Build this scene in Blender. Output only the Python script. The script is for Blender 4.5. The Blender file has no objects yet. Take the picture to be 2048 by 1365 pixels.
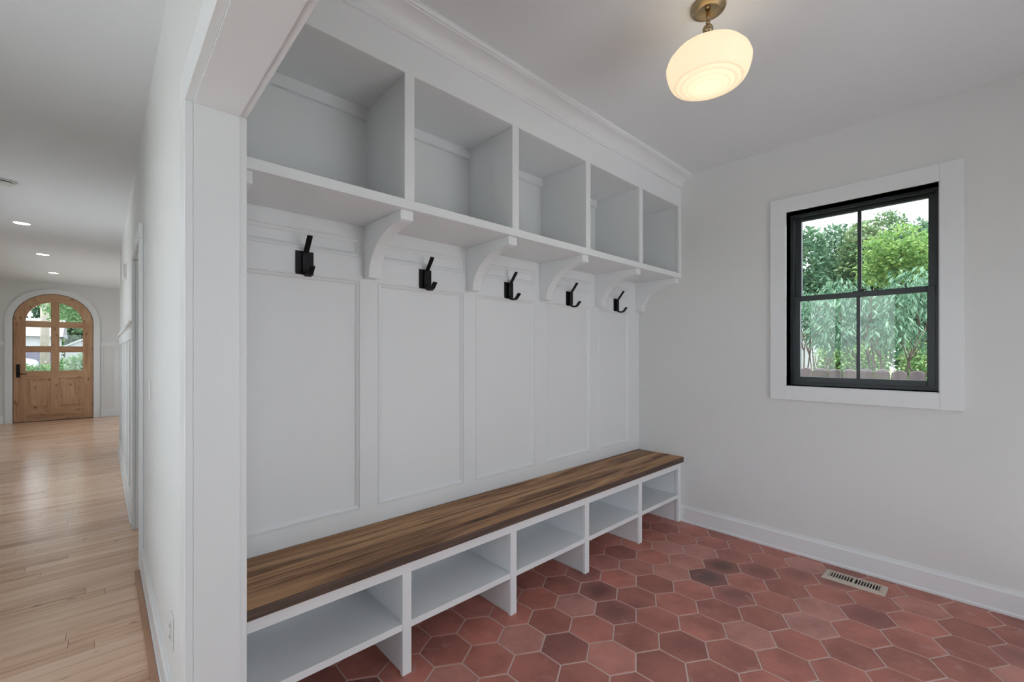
import bpy, bmesh, math, random
from mathutils import Vector, Matrix
random.seed(7)
scene = bpy.context.scene
COL = scene.collection
PI = math.pi

# ------------------------------------------------------------------ camera
cam_d = bpy.data.cameras.new('camera')
cam_d.sensor_width = 36.0
cam_d.lens = 36.0 * 874.27 / 2048.0
cam_d.shift_y = 25.5 / 2048.0
cam_d.clip_start = 0.02
cam_d.clip_end = 300
cam = bpy.data.objects.new('camera', cam_d)
COL.objects.link(cam)
cam.location = (0, 0, 1.333)
cam.rotation_euler = (PI / 2, 0, 0.8168 - PI / 2)
scene.camera = cam

# ------------------------------------------------------------------ world / exposure
SKY = 3.9
w = bpy.data.worlds.new('sky')
scene.world = w
w.use_nodes = True
bg = w.node_tree.nodes['Background']
bg.inputs['Color'].default_value = (0.865, 0.94, 1.0, 1)
bg.inputs['Strength'].default_value = SKY
sun_d = bpy.data.lights.new('sun', 'SUN')
sun_d.energy = 10.5
sun_d.angle = math.radians(2.0)
sun_d.color = (1.0, 0.97, 0.94)
sun = bpy.data.objects.new('sun', sun_d)
COL.objects.link(sun)
sun.rotation_euler = Vector((-0.30, 0.10, 0.95)).to_track_quat('Z', 'Y').to_euler()
vs = scene.view_settings
vs.view_transform = 'Standard'
vs.look = 'None'
vs.gamma = 1.0
vs.use_curve_mapping = False
vs.exposure = -0.17


# ------------------------------------------------------------------ materials
def new_mat(name):
    m = bpy.data.materials.new(name)
    m.use_nodes = True
    nt = m.node_tree
    return m, nt, nt.nodes, nt.links, nt.nodes['Principled BSDF']


def plain(name, col, rough=0.5, metal=0.0, coat=0.0, bump=0.0, bscale=200.0, spec=0.5, vary=0.0, vscale=3.0):
    m, nt, N, L, p = new_mat(name)
    p.inputs['Base Color'].default_value = (*col, 1)
    p.inputs['Roughness'].default_value = rough
    p.inputs['Metallic'].default_value = metal
    p.inputs['Coat Weight'].default_value = coat
    p.inputs['Specular IOR Level'].default_value = spec
    tc = N.new('ShaderNodeTexCoord')
    if bump:
        n = N.new('ShaderNodeTexNoise')
        n.inputs['Scale'].default_value = bscale
        L.new(tc.outputs['Object'], n.inputs['Vector'])
        b = N.new('ShaderNodeBump')
        b.inputs['Strength'].default_value = bump
        b.inputs['Distance'].default_value = 0.002
        L.new(n.outputs['Fac'], b.inputs['Height'])
        L.new(b.outputs['Normal'], p.inputs['Normal'])
    if vary:
        n = N.new('ShaderNodeTexNoise')
        n.inputs['Scale'].default_value = vscale
        n.inputs['Detail'].default_value = 4
        L.new(tc.outputs['Object'], n.inputs['Vector'])
        r = N.new('ShaderNodeMapRange')
        r.inputs[3].default_value = 1 - vary
        r.inputs[4].default_value = 1 + vary
        L.new(n.outputs['Fac'], r.inputs[0])
        mx = N.new('ShaderNodeMix')
        mx.data_type = 'RGBA'
        mx.blend_type = 'MULTIPLY'
        mx.inputs['Factor'].default_value = 1
        mx.inputs[6].default_value = (*col, 1)
        L.new(r.outputs[0], mx.inputs[7])
        L.new(mx.outputs[2], p.inputs['Base Color'])
    return m


def ramp(N, stops):
    r = N.new('ShaderNodeValToRGB')
    e = r.color_ramp.elements
    while len(e) < len(stops):
        e.new(0.5)
    for i, (pos, c) in enumerate(stops):
        e[i].position = pos
        e[i].color = (*c, 1)
    return r


def piece_random(N, L):
    """one number per piece: object random + island random"""
    oi = N.new('ShaderNodeObjectInfo')
    ge = N.new('ShaderNodeNewGeometry')
    a = N.new('ShaderNodeMath'); a.operation = 'ADD'
    L.new(oi.outputs['Random'], a.inputs[0]); L.new(ge.outputs['Random Per Island'], a.inputs[1])
    f = N.new('ShaderNodeMath'); f.operation = 'FRACT'
    L.new(a.outputs[0], f.inputs[0])
    return f.outputs[0]


def wood(name, dark, mid, light, axis='X', rough=0.35, grain=1.0, tint=0.25, knots=0.0, ksize=0.12, coat=0.0, streak=0.35, long=1.2, fine=1.0):
    m, nt, N, L, p = new_mat(name)
    tc = N.new('ShaderNodeTexCoord')
    rnd = piece_random(N, L)
    off = N.new('ShaderNodeVectorMath'); off.operation = 'ADD'
    comb = N.new('ShaderNodeCombineXYZ')
    mul = N.new('ShaderNodeMath'); mul.operation = 'MULTIPLY'; mul.inputs[1].default_value = 57.0
    L.new(rnd, mul.inputs[0])
    for k in range(3):
        L.new(mul.outputs[0], comb.inputs[k])
    L.new(tc.outputs['Object'], off.inputs[0]); L.new(comb.outputs[0], off.inputs[1])
    mp = N.new('ShaderNodeMapping')
    s = [22.0 * grain] * 3
    s['XYZ'.index(axis)] = long
    mp.inputs['Scale'].default_value = s
    L.new(off.outputs[0], mp.inputs['Vector'])
    n1 = N.new('ShaderNodeTexNoise')
    n1.inputs['Scale'].default_value = 1.0; n1.inputs['Detail'].default_value = 8; n1.inputs['Roughness'].default_value = 0.62
    n1.inputs['Distortion'].default_value = 0.6
    L.new(mp.outputs[0], n1.inputs['Vector'])
    mp2 = N.new('ShaderNodeMapping')
    s2 = [110.0 * grain * fine] * 3
    s2['XYZ'.index(axis)] = 3.0
    mp2.inputs['Scale'].default_value = s2
    L.new(off.outputs[0], mp2.inputs['Vector'])
    n2 = N.new('ShaderNodeTexNoise')
    n2.inputs['Scale'].default_value = 1.0; n2.inputs['Detail'].default_value = 5
    L.new(mp2.outputs[0], n2.inputs['Vector'])
    mixf = N.new('ShaderNodeMix'); mixf.data_type = 'FLOAT'
    mixf.inputs[0].default_value = streak
    L.new(n1.outputs['Fac'], mixf.inputs[2]); L.new(n2.outputs['Fac'], mixf.inputs[3])
    # shift by the piece's own number
    sh = N.new('ShaderNodeMath'); sh.operation = 'MULTIPLY_ADD'
    sh.inputs[1].default_value = tint; sh.inputs[2].default_value = -tint / 2
    L.new(rnd, sh.inputs[0])
    ad = N.new('ShaderNodeMath'); ad.operation = 'ADD'
    L.new(mixf.outputs[0], ad.inputs[0]); L.new(sh.outputs[0], ad.inputs[1])
    r = ramp(N, [(0.26, dark), (0.48, mid), (0.72, light)])
    L.new(ad.outputs[0], r.inputs['Fac'])
    colout = r.outputs['Color']
    if knots:
        mp3 = N.new('ShaderNodeMapping')
        s3 = [7.0] * 3
        s3['XYZ'.index(axis)] = 3.2
        mp3.inputs['Scale'].default_value = s3
        L.new(off.outputs[0], mp3.inputs['Vector'])
        v = N.new('ShaderNodeTexVoronoi'); v.inputs['Scale'].default_value = knots; v.inputs['Randomness'].default_value = 1
        L.new(mp3.outputs[0], v.inputs['Vector'])
        kr = N.new('ShaderNodeMapRange'); kr.inputs[1].default_value = 0.03; kr.inputs[2].default_value = ksize
        kr.inputs[3].default_value = 0.8; kr.inputs[4].default_value = 0.0
        L.new(v.outputs['Distance'], kr.inputs[0])
        km = N.new('ShaderNodeMix'); km.data_type = 'RGBA'
        L.new(kr.outputs[0], km.inputs['Factor'])
        L.new(colout, km.inputs[6])
        km.inputs[7].default_value = (dark[0] * 0.45, dark[1] * 0.4, dark[2] * 0.35, 1)
        colout = km.outputs[2]
    L.new(colout, p.inputs['Base Color'])
    p.inputs['Roughness'].default_value = rough
    p.inputs['Coat Weight'].default_value = coat
    p.inputs['Coat Roughness'].default_value = 0.2
    b = N.new('ShaderNodeBump'); b.inputs['Strength'].default_value = 0.12; b.inputs['Distance'].default_value = 0.001
    L.new(n2.outputs['Fac'], b.inputs['Height'])
    L.new(b.outputs['Normal'], p.inputs['Normal'])
    return m


def tile_material():
    m, nt, N, L, p = new_mat('terracotta')
    tc = N.new('ShaderNodeTexCoord')
    oi = N.new('ShaderNodeObjectInfo')
    mul = N.new('ShaderNodeMath'); mul.operation = 'MULTIPLY'; mul.inputs[1].default_value = 41.0
    L.new(oi.outputs['Random'], mul.inputs[0])
    comb = N.new('ShaderNodeCombineXYZ')
    for k in range(3):
        L.new(mul.outputs[0], comb.inputs[k])
    off = N.new('ShaderNodeVectorMath'); off.operation = 'ADD'
    L.new(tc.outputs['Object'], off.inputs[0]); L.new(comb.outputs[0], off.inputs[1])
    n = N.new('ShaderNodeTexNoise'); n.inputs['Scale'].default_value = 6; n.inputs['Detail'].default_value = 6
    n.inputs['Roughness'].default_value = 0.6
    L.new(off.outputs[0], n.inputs['Vector'])
    # body colour per tile (object colour picks the kiln shade)
    base = ramp(N, [(0.0, (0.40, 0.150, 0.118)), (0.35, (0.50, 0.185, 0.145)), (0.75, (0.58, 0.215, 0.168)), (1.0, (0.56, 0.26, 0.22))])
    L.new(oi.outputs['Random'], base.inputs['Fac'])
    mot = ramp(N, [(0.3, (0.70, 0.68, 0.68)), (0.55, (1, 1, 1)), (0.8, (1.22, 1.2, 1.2))])
    L.new(n.outputs['Fac'], mot.inputs['Fac'])
    mx = N.new('ShaderNodeMix'); mx.data_type = 'RGBA'; mx.blend_type = 'MULTIPLY'; mx.inputs['Factor'].default_value = 1
    L.new(base.outputs['Color'], mx.inputs[6]); L.new(mot.outputs['Color'], mx.inputs[7])
    # kiln-flashed dark heart (painted bench shade at the bench's left end), strength in object colour alpha channel (1 = none)
    ln = N.new('ShaderNodeVectorMath'); ln.operation = 'LENGTH'
    L.new(tc.outputs['Object'], ln.inputs[0])
    dk = N.new('ShaderNodeMapRange'); dk.interpolation_type = 'SMOOTHSTEP'
    dk.inputs[1].default_value = 0.02; dk.inputs[2].default_value = 0.115; dk.inputs[3].default_value = 1; dk.inputs[4].default_value = 0.45
    L.new(ln.outputs['Value'], dk.inputs[0])
    inv = N.new('ShaderNodeMath'); inv.operation = 'SUBTRACT'; inv.inputs[0].default_value = 1.0
    L.new(oi.outputs['Alpha'], inv.inputs[1])
    st = N.new('ShaderNodeMath'); st.operation = 'MULTIPLY'
    L.new(inv.outputs[0], st.inputs[0]); L.new(dk.outputs[0], st.inputs[1])
    m2 = N.new('ShaderNodeMix'); m2.data_type = 'RGBA'
    L.new(st.outputs[0], m2.inputs['Factor']); L.new(mx.outputs[2], m2.inputs[6])
    L.new(oi.outputs['Color'], m2.inputs[7])
    # pale lime bloom scuffs
    n3 = N.new('ShaderNodeTexNoise'); n3.inputs['Scale'].default_value = 9; n3.inputs['Detail'].default_value = 8
    n3.inputs['Distortion'].default_value = 1.5
    L.new(off.outputs[0], n3.inputs['Vector'])
    sc = N.new('ShaderNodeMapRange'); sc.inputs[1].default_value = 0.60; sc.inputs[2].default_value = 0.80
    sc.inputs[3].default_value = 0; sc.inputs[4].default_value = 0.45
    L.new(n3.outputs['Fac'], sc.inputs[0])
    m3 = N.new('ShaderNodeMix'); m3.data_type = 'RGBA'
    L.new(sc.outputs[0], m3.inputs['Factor']); L.new(m2.outputs[2], m3.inputs[6])
    m3.inputs[7].default_value = (0.60, 0.38, 0.34, 1)
    L.new(m3.outputs[2], p.inputs['Base Color'])
    p.inputs['Roughness'].default_value = 0.5
    b = N.new('ShaderNodeBump'); b.inputs['Strength'].default_value = 0.25; b.inputs['Distance'].default_value = 0.003
    L.new(n.outputs['Fac'], b.inputs['Height']); L.new(b.outputs['Normal'], p.inputs['Normal'])
    return m


def bench_wood():
    m, nt, N, L, p = new_mat('reclaimed_wood')
    tc = N.new('ShaderNodeTexCoord')
    rnd = piece_random(N, L)
    mul = N.new('ShaderNodeMath'); mul.operation = 'MULTIPLY'; mul.inputs[1].default_value = 31.0
    L.new(rnd, mul.inputs[0])
    comb = N.new('ShaderNodeCombineXYZ')
    for k in range(3):
        L.new(mul.outputs[0], comb.inputs[k])
    off = N.new('ShaderNodeVectorMath'); off.operation = 'ADD'
    L.new(tc.outputs['Object'], off.inputs[0]); L.new(comb.outputs[0], off.inputs[1])

    def noise(sc, detail, dist=0.0, rough=0.6):
        mp = N.new('ShaderNodeMapping'); mp.inputs['Scale'].default_value = sc
        L.new(off.outputs[0], mp.inputs['Vector'])
        n = N.new('ShaderNodeTexNoise'); n.inputs['Scale'].default_value = 1
        n.inputs['Detail'].default_value = detail; n.inputs['Distortion'].default_value = dist
        n.inputs['Roughness'].default_value = rough
        L.new(mp.outputs[0], n.inputs['Vector'])
        return n
    a = noise((0.9, 13, 13), 8, 1.0)
    f = noise((2.5, 90, 90), 6, 0.2)
    mixf = N.new('ShaderNodeMix'); mixf.data_type = 'FLOAT'; mixf.inputs[0].default_value = 0.28
    L.new(a.outputs['Fac'], mixf.inputs[2]); L.new(f.outputs['Fac'], mixf.inputs[3])
    r = ramp(N, [(0.34, (0.050, 0.024, 0.014)), (0.42, (0.20, 0.096, 0.050)), (0.51, (0.43, 0.235, 0.118)), (0.66, (0.64, 0.40, 0.215))])
    L.new(mixf.outputs[0], r.inputs['Fac'])
    # weathered grey-black stain patches
    s = noise((0.8, 5, 5), 5, 0.8)
    sr = N.new('ShaderNodeMapRange'); sr.inputs[1].default_value = 0.53; sr.inputs[2].default_value = 0.68
    sr.inputs[3].default_value = 0; sr.inputs[4].default_value = 0.6
    L.new(s.outputs['Fac'], sr.inputs[0])
    m1 = N.new('ShaderNodeMix'); m1.data_type = 'RGBA'
    L.new(sr.outputs[0], m1.inputs['Factor']); L.new(r.outputs['Color'], m1.inputs[6])
    m1.inputs[7].default_value = (0.065, 0.045, 0.036, 1)
    # rough-sawn front edge keeps its dark patina
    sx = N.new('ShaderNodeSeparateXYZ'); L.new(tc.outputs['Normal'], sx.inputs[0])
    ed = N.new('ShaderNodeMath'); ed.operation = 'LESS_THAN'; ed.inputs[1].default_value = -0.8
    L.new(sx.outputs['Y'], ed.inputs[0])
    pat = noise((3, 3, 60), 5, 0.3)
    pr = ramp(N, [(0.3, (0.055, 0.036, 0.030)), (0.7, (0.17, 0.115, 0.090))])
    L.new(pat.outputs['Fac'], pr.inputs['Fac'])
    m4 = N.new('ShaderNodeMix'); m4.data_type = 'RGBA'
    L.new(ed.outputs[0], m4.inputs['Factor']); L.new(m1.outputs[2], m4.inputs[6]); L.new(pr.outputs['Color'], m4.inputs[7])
    L.new(m4.outputs[2], p.inputs['Base Color'])
    p.inputs['Roughness'].default_value = 0.6
    p.inputs['Specular IOR Level'].default_value = 0.25
    b = N.new('ShaderNodeBump'); b.inputs['Strength'].default_value = 0.35; b.inputs['Distance'].default_value = 0.0015
    L.new(f.outputs['Fac'], b.inputs['Height']); L.new(b.outputs['Normal'], p.inputs['Normal'])
    return m


def glass_mat(name, tint=(1, 1, 1), refl=0.08):
    m, nt, N, L, p = new_mat(name)
    N.remove(p)
    out = N['Material Output']
    t = N.new('ShaderNodeBsdfTransparent'); t.inputs['Color'].default_value = (*tint, 1)
    g = N.new('ShaderNodeBsdfGlossy'); g.inputs['Roughness'].default_value = 0.0
    lw = N.new('ShaderNodeFresnel'); lw.inputs['IOR'].default_value = 1.45
    mx = N.new('ShaderNodeMixShader')
    L.new(lw.outputs[0], mx.inputs[0]); L.new(t.outputs[0], mx.inputs[1]); L.new(g.outputs[0], mx.inputs[2])
    L.new(mx.outputs[0], out.inputs['Surface'])
    return m


def leaf_mat(name, c1, c2, trans=0.35):
    m, nt, N, L, p = new_mat(name)
    out = N['Material Output']
    ge = N.new('ShaderNodeNewGeometry')
    r = ramp(N, [(0.0, c1), (1.0, c2)])
    L.new(ge.outputs['Random Per Island'], r.inputs['Fac'])
    L.new(r.outputs['Color'], p.inputs['Base Color'])
    p.inputs['Roughness'].default_value = 0.55
    t = N.new('ShaderNodeBsdfTranslucent')
    L.new(r.outputs['Color'], t.inputs['Color'])
    mx = N.new('ShaderNodeMixShader'); mx.inputs[0].default_value = trans
    L.new(p.outputs[0], mx.inputs[1]); L.new(t.outputs[0], mx.inputs[2])
    L.new(mx.outputs[0], out.inputs['Surface'])
    return m


def emit(name, col, strength, rough=0.2):
    m, nt, N, L, p = new_mat(name)
    p.inputs['Base Color'].default_value = (*col, 1)
    p.inputs['Roughness'].default_value = rough
    p.inputs['Emission Color'].default_value = (*col, 1)
    p.inputs['Emission Strength'].default_value = strength
    return m


M = {}
M['wall'] = plain('wall_paint', (0.80, 0.803, 0.797), 0.6, bump=0.03, bscale=350)
M['ceil'] = plain('ceiling_paint', (0.85, 0.872, 0.895), 0.9, bump=0.03, bscale=350)
M['trim'] = plain('trim_paint', (0.85, 0.866, 0.880), 0.32, bump=0.02, bscale=120)
M['cab'] = plain('cabinet_paint', (0.862, 0.882, 0.897), 0.4, bump=0.02, bscale=120)
M['grout'] = plain('grout', (0.66, 0.50, 0.45), 0.9, bump=0.4, bscale=300, vary=0.15, vscale=5)
M['tile'] = tile_material()
M['oak'] = wood('oak_floor', (0.46, 0.255, 0.155), (0.78, 0.505, 0.34), (0.88, 0.63, 0.46), 'X', rough=0.23, tint=0.22, knots=1.6, grain=0.6, streak=0.25)
M['shoe'] = wood('oak_shoe', (0.25, 0.12, 0.07), (0.42, 0.22, 0.13), (0.5, 0.3, 0.2), 'Y', rough=0.35, tint=0.1)
M['bench'] = bench_wood()
M['alder_v'] = wood('alder_upright', (0.28, 0.135, 0.065), (0.52, 0.295, 0.165), (0.66, 0.42, 0.26), 'Z', rough=0.45, tint=0.2, knots=1.5, ksize=0.24, grain=0.6)
M['alder_h'] = wood('alder_level', (0.28, 0.135, 0.065), (0.52, 0.295, 0.165), (0.66, 0.42, 0.26), 'X', rough=0.45, tint=0.2, knots=1.5, ksize=0.24, grain=0.6)
M['black'] = plain('black_metal', (0.012, 0.012, 0.013), 0.38, 0.6, bump=0.15, bscale=180)
M['frame'] = plain('window_black', (0.042, 0.052, 0.058), 0.35)
M['brass'] = plain('aged_brass', (0.46, 0.35, 0.21), 0.34, 1.0, vary=0.12, vscale=30)
M['opal'], _nt, _N, _L, _p = new_mat('opal_glass')
_p.inputs['Base Color'].default_value = (0.93, 0.88, 0.80, 1)
_p.inputs['Roughness'].default_value = 0.12
_t = _N.new('ShaderNodeBsdfTranslucent'); _t.inputs['Color'].default_value = (0.95, 0.86, 0.72, 1)
_m = _N.new('ShaderNodeMixShader'); _m.inputs[0].default_value = 0.55
_L.new(_p.outputs[0], _m.inputs[1]); _L.new(_t.outputs[0], _m.inputs[2]); _L.new(_m.outputs[0], _N['Material Output'].inputs['Surface'])
M['lens'] = emit('lamp_lens', (1.0, 0.95, 0.87), 14.0)
M['plastic'] = plain('white_plastic', (0.80, 0.80, 0.78), 0.35)
M['beige'] = plain('beige_enamel', (0.60, 0.50, 0.43), 0.4)
M['dark'] = plain('dark_void', (0.01, 0.01, 0.01), 0.9)
M['glass'] = glass_mat('clear_glass', (0.96, 0.965, 0.97))
M['rubber'] = plain('weatherstrip', (0.02, 0.018, 0.016), 0.8)


# ------------------------------------------------------------------ mesh helpers
class MB:
    def __init__(self):
        self.v = []
        self.f = []

    def add(self, vs, fs):
        o = len(self.v)
        self.v += [tuple(a) for a in vs]
        self.f += [tuple(i + o for i in q) for q in fs]
        return self

    def box(self, x0, x1, y0, y1, z0, z1):
        return self.add([(x0, y0, z0), (x1, y0, z0), (x1, y1, z0), (x0, y1, z0), (x0, y0, z1), (x1, y0, z1), (x1, y1, z1), (x0, y1, z1)],
                        [(0, 3, 2, 1), (4, 5, 6, 7), (0, 1, 5, 4), (1, 2, 6, 5), (2, 3, 7, 6), (3, 0, 4, 7)])

    def prism(self, poly, axis, a, b):
        """poly in the two other axes (cyclic order), extruded from a to b along axis"""
        n = len(poly)

        def P(q, t):
            if axis == 'X':
                return (t, q[0], q[1])
            if axis == 'Y':
                return (q[0], t, q[1])
            return (q[0], q[1], t)
        vs = [P(q, a) for q in poly] + [P(q, b) for q in poly]
        fs = [tuple(range(n))[::-1], tuple(range(n, 2 * n))]
        fs += [(i, (i + 1) % n, (i + 1) % n + n, i + n) for i in range(n)]
        return self.add(vs, fs)

    def lathe(self, prof, cx, cy, n=32, axis='Z'):
        vs, fs = [], []
        m = len(prof)
        for i in range(n):
            a = 2 * PI * i / n
            for r, h in prof:
                if axis == 'Z':
                    vs.append((cx + r * math.cos(a), cy + r * math.sin(a), h))
        for i in range(n):
            j = (i + 1) % n
            for k in range(m - 1):
                fs.append((i * m + k, j * m + k, j * m + k + 1, i * m + k + 1))
        return self.add(vs, fs)

    def tube(self, pts, rads, n=8, cap=True):
        pts = [Vector(p) for p in pts]
        if not hasattr(rads, '__len__'):
            rads = [rads] * len(pts)
        vs, fs = [], []
        prev = None
        for i, p in enumerate(pts):
            d = (pts[min(i + 1, len(pts) - 1)] - pts[max(i - 1, 0)]).normalized()
            if prev is None:
                u = d.orthogonal().normalized()
            else:
                u = (prev - d * prev.dot(d)).normalized()
            prev = u
            v = d.cross(u)
            for k in range(n):
                a = 2 * PI * k / n
                vs.append(p + (u * math.cos(a) + v * math.sin(a)) * rads[i])
        for i in range(len(pts) - 1):
            for k in range(n):
                fs.append((i * n + k, i * n + (k + 1) % n, (i + 1) * n + (k + 1) % n, (i + 1) * n + k))
        if cap:
            fs.append(tuple(range(n))[::-1])
            fs.append(tuple(range((len(pts) - 1) * n, len(pts) * n)))
        return self.add(vs, fs)

    def ring(self, u0, u1, w0, w1, prof, put):
        """mitred picture-frame moulding: prof = (inset, depth); put(u, w, depth) -> xyz"""
        vs, fs = [], []
        m = len(prof)
        for cu, cw, su, sw in ((u0, w0, 1, 1), (u1, w0, -1, 1), (u1, w1, -1, -1), (u0, w1, 1, -1)):
            for i, d in prof:
                vs.append(put(cu + su * i, cw + sw * i, d))
        for c in range(4):
            e = (c + 1) % 4
            for k in range(m - 1):
                fs.append((c * m + k, e * m + k, e * m + k + 1, c * m + k + 1))
        return self.add(vs, fs)

    def build(self, name, mat, parent=None, bevel=0.0, smooth=False, seg=1, label=None, kind=None, fix=True):
        c = Vector((sum(p[0] for p in self.v), sum(p[1] for p in self.v), sum(p[2] for p in self.v))) / len(self.v)
        me = bpy.data.meshes.new(name)
        me.from_pydata([(p[0] - c.x, p[1] - c.y, p[2] - c.z) for p in self.v], [], self.f)
        if fix or bevel:
            bm = bmesh.new()
            bm.from_mesh(me)
            if fix:
                bmesh.ops.recalc_face_normals(bm, faces=bm.faces)
            if bevel:
                ed = [e for e in bm.edges if len(e.link_faces) == 2 and e.calc_face_angle(0) > 0.5]
                bmesh.ops.bevel(bm, geom=ed, offset=bevel, segments=seg, affect='EDGES', profile=0.5, clamp_overlap=True)
            bm.to_mesh(me)
            bm.free()
        me.materials.append(mat)
        if smooth:
            for q in me.polygons:
                q.use_smooth = True
        o = bpy.data.objects.new(name, me)
        COL.objects.link(o)
        o.location = c
        if parent is not None:
            attach(o, parent)
        if label:
            o['label'] = label
        if kind:
            o['kind'] = kind
        return o


def world_of(o):
    mtx = Matrix.LocRotScale(o.location, o.rotation_euler, o.scale)
    if o.parent:
        return world_of(o.parent) @ o.matrix_parent_inverse @ mtx
    return mtx


def attach(o, parent):
    o.parent = parent
    o.matrix_parent_inverse = world_of(parent).inverted()


def box(name, mat, x0, x1, y0, y1, z0, z1, parent=None, bevel=0.0, **k):
    return MB().box(x0, x1, y0, y1, z0, z1).build(name, mat, parent, bevel, **k)


def tag(o, label, cat=None, group=None):
    o['label'] = label
    if cat:
        o['category'] = cat
    if group:
        o['group'] = group
    return o


def struct(o, label=None):
    o['kind'] = 'structure'
    if label:
        o['label'] = label
    return o


def thing(name, loc, label, cat, group=None):
    o = bpy.data.objects.new(name, None)
    o.empty_display_size = 0.1
    COL.objects.link(o)
    o.location = loc
    return tag(o, label, cat, group)


def frame_empty(name, loc, label=None):
    o = bpy.data.objects.new(name, None)
    COL.objects.link(o)
    o.location = loc
    return struct(o, label)


def copy_tree(o, parent=None):
    c = o.copy()
    COL.objects.link(c)
    if parent is not None:
        inv = o.matrix_parent_inverse.copy()
        c.parent = parent
        c.matrix_parent_inverse = inv
    for ch in [q for q in bpy.data.objects if q.parent == o]:
        copy_tree(ch, c)
    return c


# ------------------------------------------------------------------ dimensions (metres)
ZC = 2.742                    # ceiling
XH, XM = 0.189, 0.301         # partition: hall face, mudroom face
XW = 3.379                    # window wall
YF = 1.622                    # locker front
YR = 2.000                    # panel frame face
YB = 2.020                    # locker wall
YJ = 1.510                    # far jamb of the wide opening
YN = -0.42                    # near jamb
ZH = 2.041                    # opening head
YS = -1.45                    # mudroom near wall
YE = 12.65                    # front-door wall
YR0 = -2.8                    # hall rear wall
XL = -1.62                    # hall left wall
YK = 8.15                     # outside corner of the partition

# ------------------------------------------------------------------ room shell
floor = struct(box('floor', M['grout'], 0.245, XW + 0.16, YS - 0.1, YB + 0.1, -0.12, -0.0022), 'grouted tile floor of the mudroom')
floor_hall = struct(MB().box(XL - 0.1, 0.245, YR0 - 0.1, YE + 0.2, -0.12, -0.012).box(0.245, 2.7, YB + 0.1, YE + 0.2, -0.12, -0.012)
                    .build('floor_hall', M['rubber']), 'oak strip floor of the hall')
KX0, KX1, KY0, KY1 = 1.10, 2.60, -1.25, -0.40      # added skylight in the mudroom ceiling, out of view, for light from above


def slab_with_hole(mb, x0, x1, y0, y1, z0, z1):
    return mb.box(x0, x1, y0, KY0, z0, z1).box(x0, x1, KY1, y1, z0, z1).box(x0, KX0, KY0, KY1, z0, z1).box(KX1, x1, KY0, KY1, z0, z1)


struct(slab_with_hole(MB().box(XL - 0.1, XM, YR0 - 0.1, YS - 0.12, ZC, ZC + 0.1), XL - 0.1, XW + 0.16, YS - 0.12, YE + 0.2, ZC, ZC + 0.1).build('ceiling', M['ceil'], fix=False), 'flat white ceiling over hall and mudroom')


struct(slab_with_hole(MB().box(XL - 0.18, XM + 0.1, YR0 - 0.2, YS - 0.2, ZC + 0.12, ZC + 0.22), XL - 0.18, XW + 0.6, YS - 0.2, 7.5, ZC + 0.12, ZC + 0.22).box(XL - 0.85, XW + 0.6, 7.5, YE + 1.6, ZC + 0.12, ZC + 0.22).build('sun_shade_slab', M['ceil']), 'unseen flat roof slab with eaves shaped to block the sun')  # slab added out of view; its overhang decides where sun comes in


def holed_wall(mb, axis, a0, a1, u0, u1, z0, z1, holes):
    """wall slab between a0..a1 on axis, spanning u0..u1 x z0..z1, rectangular holes (u0,u1,z0,z1), sorted by u"""
    def put(p0, p1, q0, q1):
        if p1 - p0 < 1e-6 or q1 - q0 < 1e-6:
            return
        if axis == 'X':
            mb.box(a0, a1, p0, p1, q0, q1)
        else:
            mb.box(p0, p1, a0, a1, q0, q1)
    cur = u0
    for h in sorted(holes):
        put(cur, h[0], z0, z1)
        put(h[0], h[1], z0, h[2])
        put(h[0], h[1], h[3], z1)
        cur = h[1]
    put(cur, u1, z0, z1)
    return mb


# window wall with the black sash window (and one more window nearer, out of the picture)
WY0, WY1, WZ0, WZ1 = 0.147, 0.888, 1.118, 2.289
wall_right = struct(holed_wall(MB(), 'X', XW, XW + 0.16, YS - 0.1, YB + 0.12, -0.1, ZC, [(WY0, WY1, WZ0, WZ1)])
                    .build('wall_right', M['wall'], fix=False), 'warm white wall with the black window')
wall_back = struct(MB().box(XM, XW, YB, YB + 0.12, -0.1, ZC).build('wall_back', M['wall']), 'white panelled wall behind the locker')
wall_left = struct(holed_wall(MB(), 'X', XH, XM, YR0, YK, -0.1, ZC, [(YN, YJ + 0.018, -0.1, ZH + 0.018), (3.60, 4.38, -0.1, 2.06)])
                   .build('wall_left', M['wall'], fix=False), 'white partition between hall and mudroom')
# mudroom near wall: glazed doors added behind the camera for daylight
GX0, GX1 = 1.15, 2.60
wall_front = struct(holed_wall(MB(), 'Y', YS - 0.12, YS, XM, XW, -0.1, ZC, [(GX0, GX1, 0.0, 2.2)]).build('wall_front', M['wall'], fix=False),
                    'mudroom wall with added glazed doors behind the camera')
wall_hall_left = struct(holed_wall(MB(), 'X', XL - 0.12, XL, YR0, YE, -0.1, ZC, [(-1.9, 0.3, 0.45, 2.3), (0.8, 3.0, 0.45, 2.3), (5.0, 7.2, 0.45, 2.3), (8.6, 12.2, 0.45, 2.3)])
                        .build('wall_hall_left', M['wall'], fix=False), 'white hall wall with tall windows, mostly added')
wall_hall_rear = struct(holed_wall(MB(), 'Y', YR0 - 0.12, YR0, XL - 0.12, XM, -0.1, ZC, [(-1.3, 0.0, 0.0, 2.25)])
                        .build('wall_hall_rear', M['wall'], fix=False), 'hall wall behind the camera with an added glazed door')
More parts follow.
